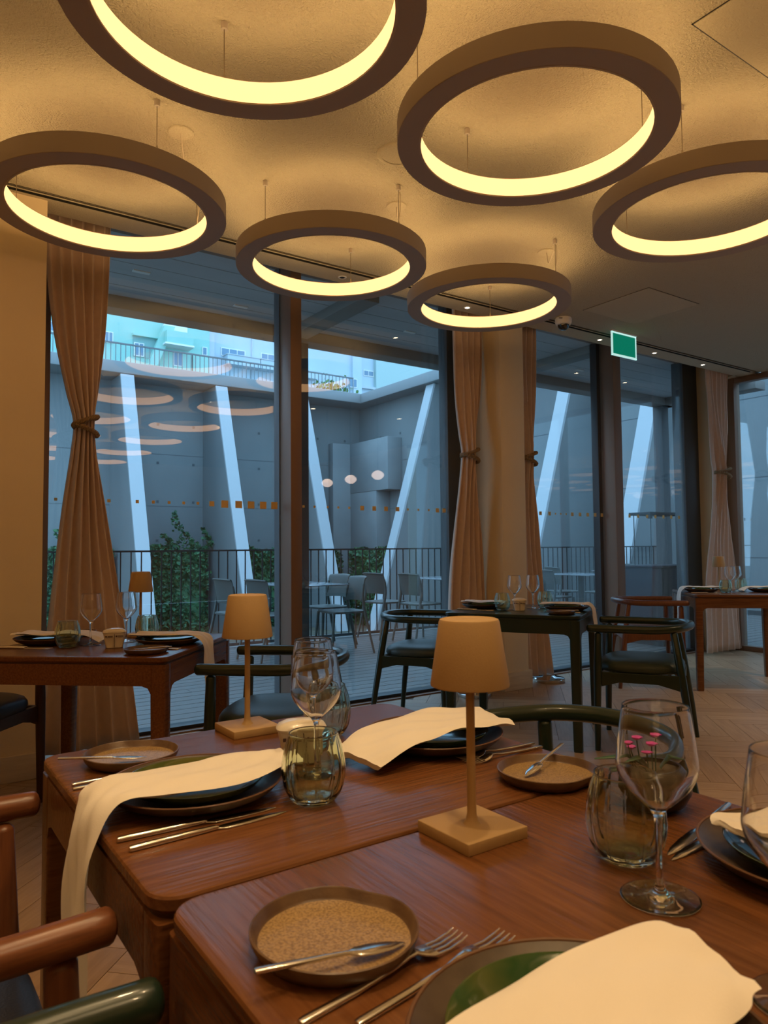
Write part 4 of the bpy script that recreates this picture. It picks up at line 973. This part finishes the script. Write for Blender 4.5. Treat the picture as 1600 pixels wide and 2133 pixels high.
def otable(x, y, sx, sy, label):
    t = thing('terrace_table', label, 'table', (x, y, 0), 0, 'grey terrace tables')
    link('tabletop', box(-sx/2, sx/2, -sy/2, sy/2, 0.728, 0.740, 0.003), 'outdoor_top', t)
    link('pillar', box(-0.03, 0.03, -0.03, 0.03, 0.02, 0.728), 'outdoor_plastic', t)
    for a in (0, PI/2): link('foot_bar', box(-0.17, 0.17, -0.025, 0.025, -0.02, 0.02, 0.004), 'outdoor_plastic', t, rot=(0, 0, a+0.3))
PX, MX = face(1, 0), face(-1, 0)
otable(3.93, 7.36, 0.72, 1.0, 'grey terrace table behind the first mullion')
ochair(3.42, 7.02, PX+0.15, 'grey plastic chair seen from behind just left of the first mullion')
ochair(3.25, 7.50, PX+0.1, 'grey plastic chair leftmost on the terrace, behind the near lamp')
ochair(4.24, 6.93, MX-0.1, 'grey plastic chair turned left, right of the first mullion')
ochair(4.42, 7.58, MX+0.1, 'grey plastic chair at the railing behind the terrace table')
otable(6.15, 7.35, 0.75, 1.0, 'grey terrace table left of the second curtain')
ochair(5.42, 7.78, PX+0.1, 'left one of two grey plastic chairs above the green armchair')
ochair(5.58, 7.22, PX+0.05, 'right one of two grey plastic chairs above the green armchair')
ochair(6.68, 7.62, MX, 'grey plastic chair partly hidden by the second curtain')
otable(8.35, 7.00, 0.75, 0.9, 'grey terrace table seen through the third window pane')
ochair(7.72, 6.98, PX, 'dark grey plastic chair seen from behind beside the third curtain')
ochair(8.78, 7.72, MX+2.9, 'grey plastic chair at the railing in the third window pane')
ochair(9.02, 7.18, MX, 'grey plastic chair left of the second mullion')
otable(10.0, 7.35, 0.75, 1.0, 'grey terrace table farthest right on the deck')
ochair(8.95, 6.45, face(0, 1), 'grey plastic chair behind the dark station, right of the second mullion')
ochair(10.3, 6.75, face(0, 1), 'grey plastic chair farthest right behind the dark station')
ochair(10.6, 7.70, face(-0.3, -1), 'grey plastic chair by the railing at the far right')
# service station outside the last pane
t = thing('service_station', 'dark purple-black service cabinet on the terrace behind the last pane', 'cabinet', (7.72, 5.28, 0))
link('body', box(-0.36, 0.36, -0.28, 0.28, 0.03, 0.88, 0.006), 'station', t); link('worktop', box(-0.38, 0.38, -0.30, 0.30, 0.88, 0.905, 0.004), 'station', t); link('plinth', box(-0.34, 0.34, -0.26, 0.26, -0.02, 0.03), 'black_metal', t)
for s in (-1, 1):
    d = link('door', box(min(0.005*s, 0.34*s), max(0.005*s, 0.34*s), -0.292, -0.28, 0.06, 0.86, 0.003), 'station', t); link('handle', box(s*0.04-0.006, s*0.04+0.006, -0.31, -0.292, 0.40, 0.62, 0.003), 'black_metal', d)
link('upper_shelf', box(-0.36, 0.36, -0.15, 0.15, 1.50, 1.535, 0.004), 'black_metal', t)
for x in (-0.33, 0.0, 0.33): link('shelf_rod', tube([(x, 0.1, 0.905), (x, 0.1, 1.50)], 0.006, 6), 'grey_steel', t)
for x in (-0.34, 0.34): link('shelf_lip', box(x-0.02, x+0.02, -0.15, -0.11, 1.455, 1.50), 'black_metal', t)
# globe pendants over the right side of the hall, mirrored in the second pane
for i, (x, y, w_) in enumerate(((4.8, 0.92, 'farthest'), (4.8, 1.50, 'middle'), (4.8, 2.10, 'nearest'))):
    t = thing('globe_pendant', 'glowing globe pendant mirrored in the second pane, %s of three' % ('left one', 'middle one', 'right one')[i], 'pendant lamp', (x, y, 2.0), 0, 'globe pendants over the right side of the hall')
    link('globe', lathe([(0, -0.055), (0.03, -0.052), (0.065, -0.025), (0.075, 0.0), (0.065, 0.025), (0.03, 0.052), (0, 0.055)], 28, sharp=180), 'globe_glow', t)
    link('cord', tube([(0, 0, 0.052), (0, 0, ZC-2.0)], 0.003, 5), 'dark_cable', t)
# added unseen fill lights, built as downlights over the near tables and hall
for i, (x, y) in enumerate(((0.25, 0.62), (1.05, 0.62), (0.65, 1.20), (0.65, -0.35), (3.3, 0.6), (4.6, 0.9), (6.0, 0.9), (6.0, 2.0), (-1.6, 1.0))):
    t = thing('downlight', 'added warm fill downlight in the hall ceiling out of the picture', 'downlight', (x, y, ZC), 0, 'added hall fill lights')
    link('trim_ring', lathe([(0.030, -0.003), (0.042, -0.003), (0.045, 0), (0.030, 0)], 20), 'white_paint', t)
    link('lens', lathe([(0, -0.0005), (0.030, -0.0005)], 20), 'spot_glow', t)
    ld = bpy.data.lights.new('fill_spot', 'SPOT'); ld.energy = FILL_SPOT_WATTS*(0.62 if i < 4 else 1.2); ld.color = (1.0, 0.69, 0.35); ld.spot_size = math.radians(95); ld.spot_blend = 0.6; ld.shadow_soft_size = 0.03
    lo = bpy.data.objects.new('fill_spot', ld); COL.objects.link(lo); lo.parent = t; lo.location = (0, 0, -0.01)
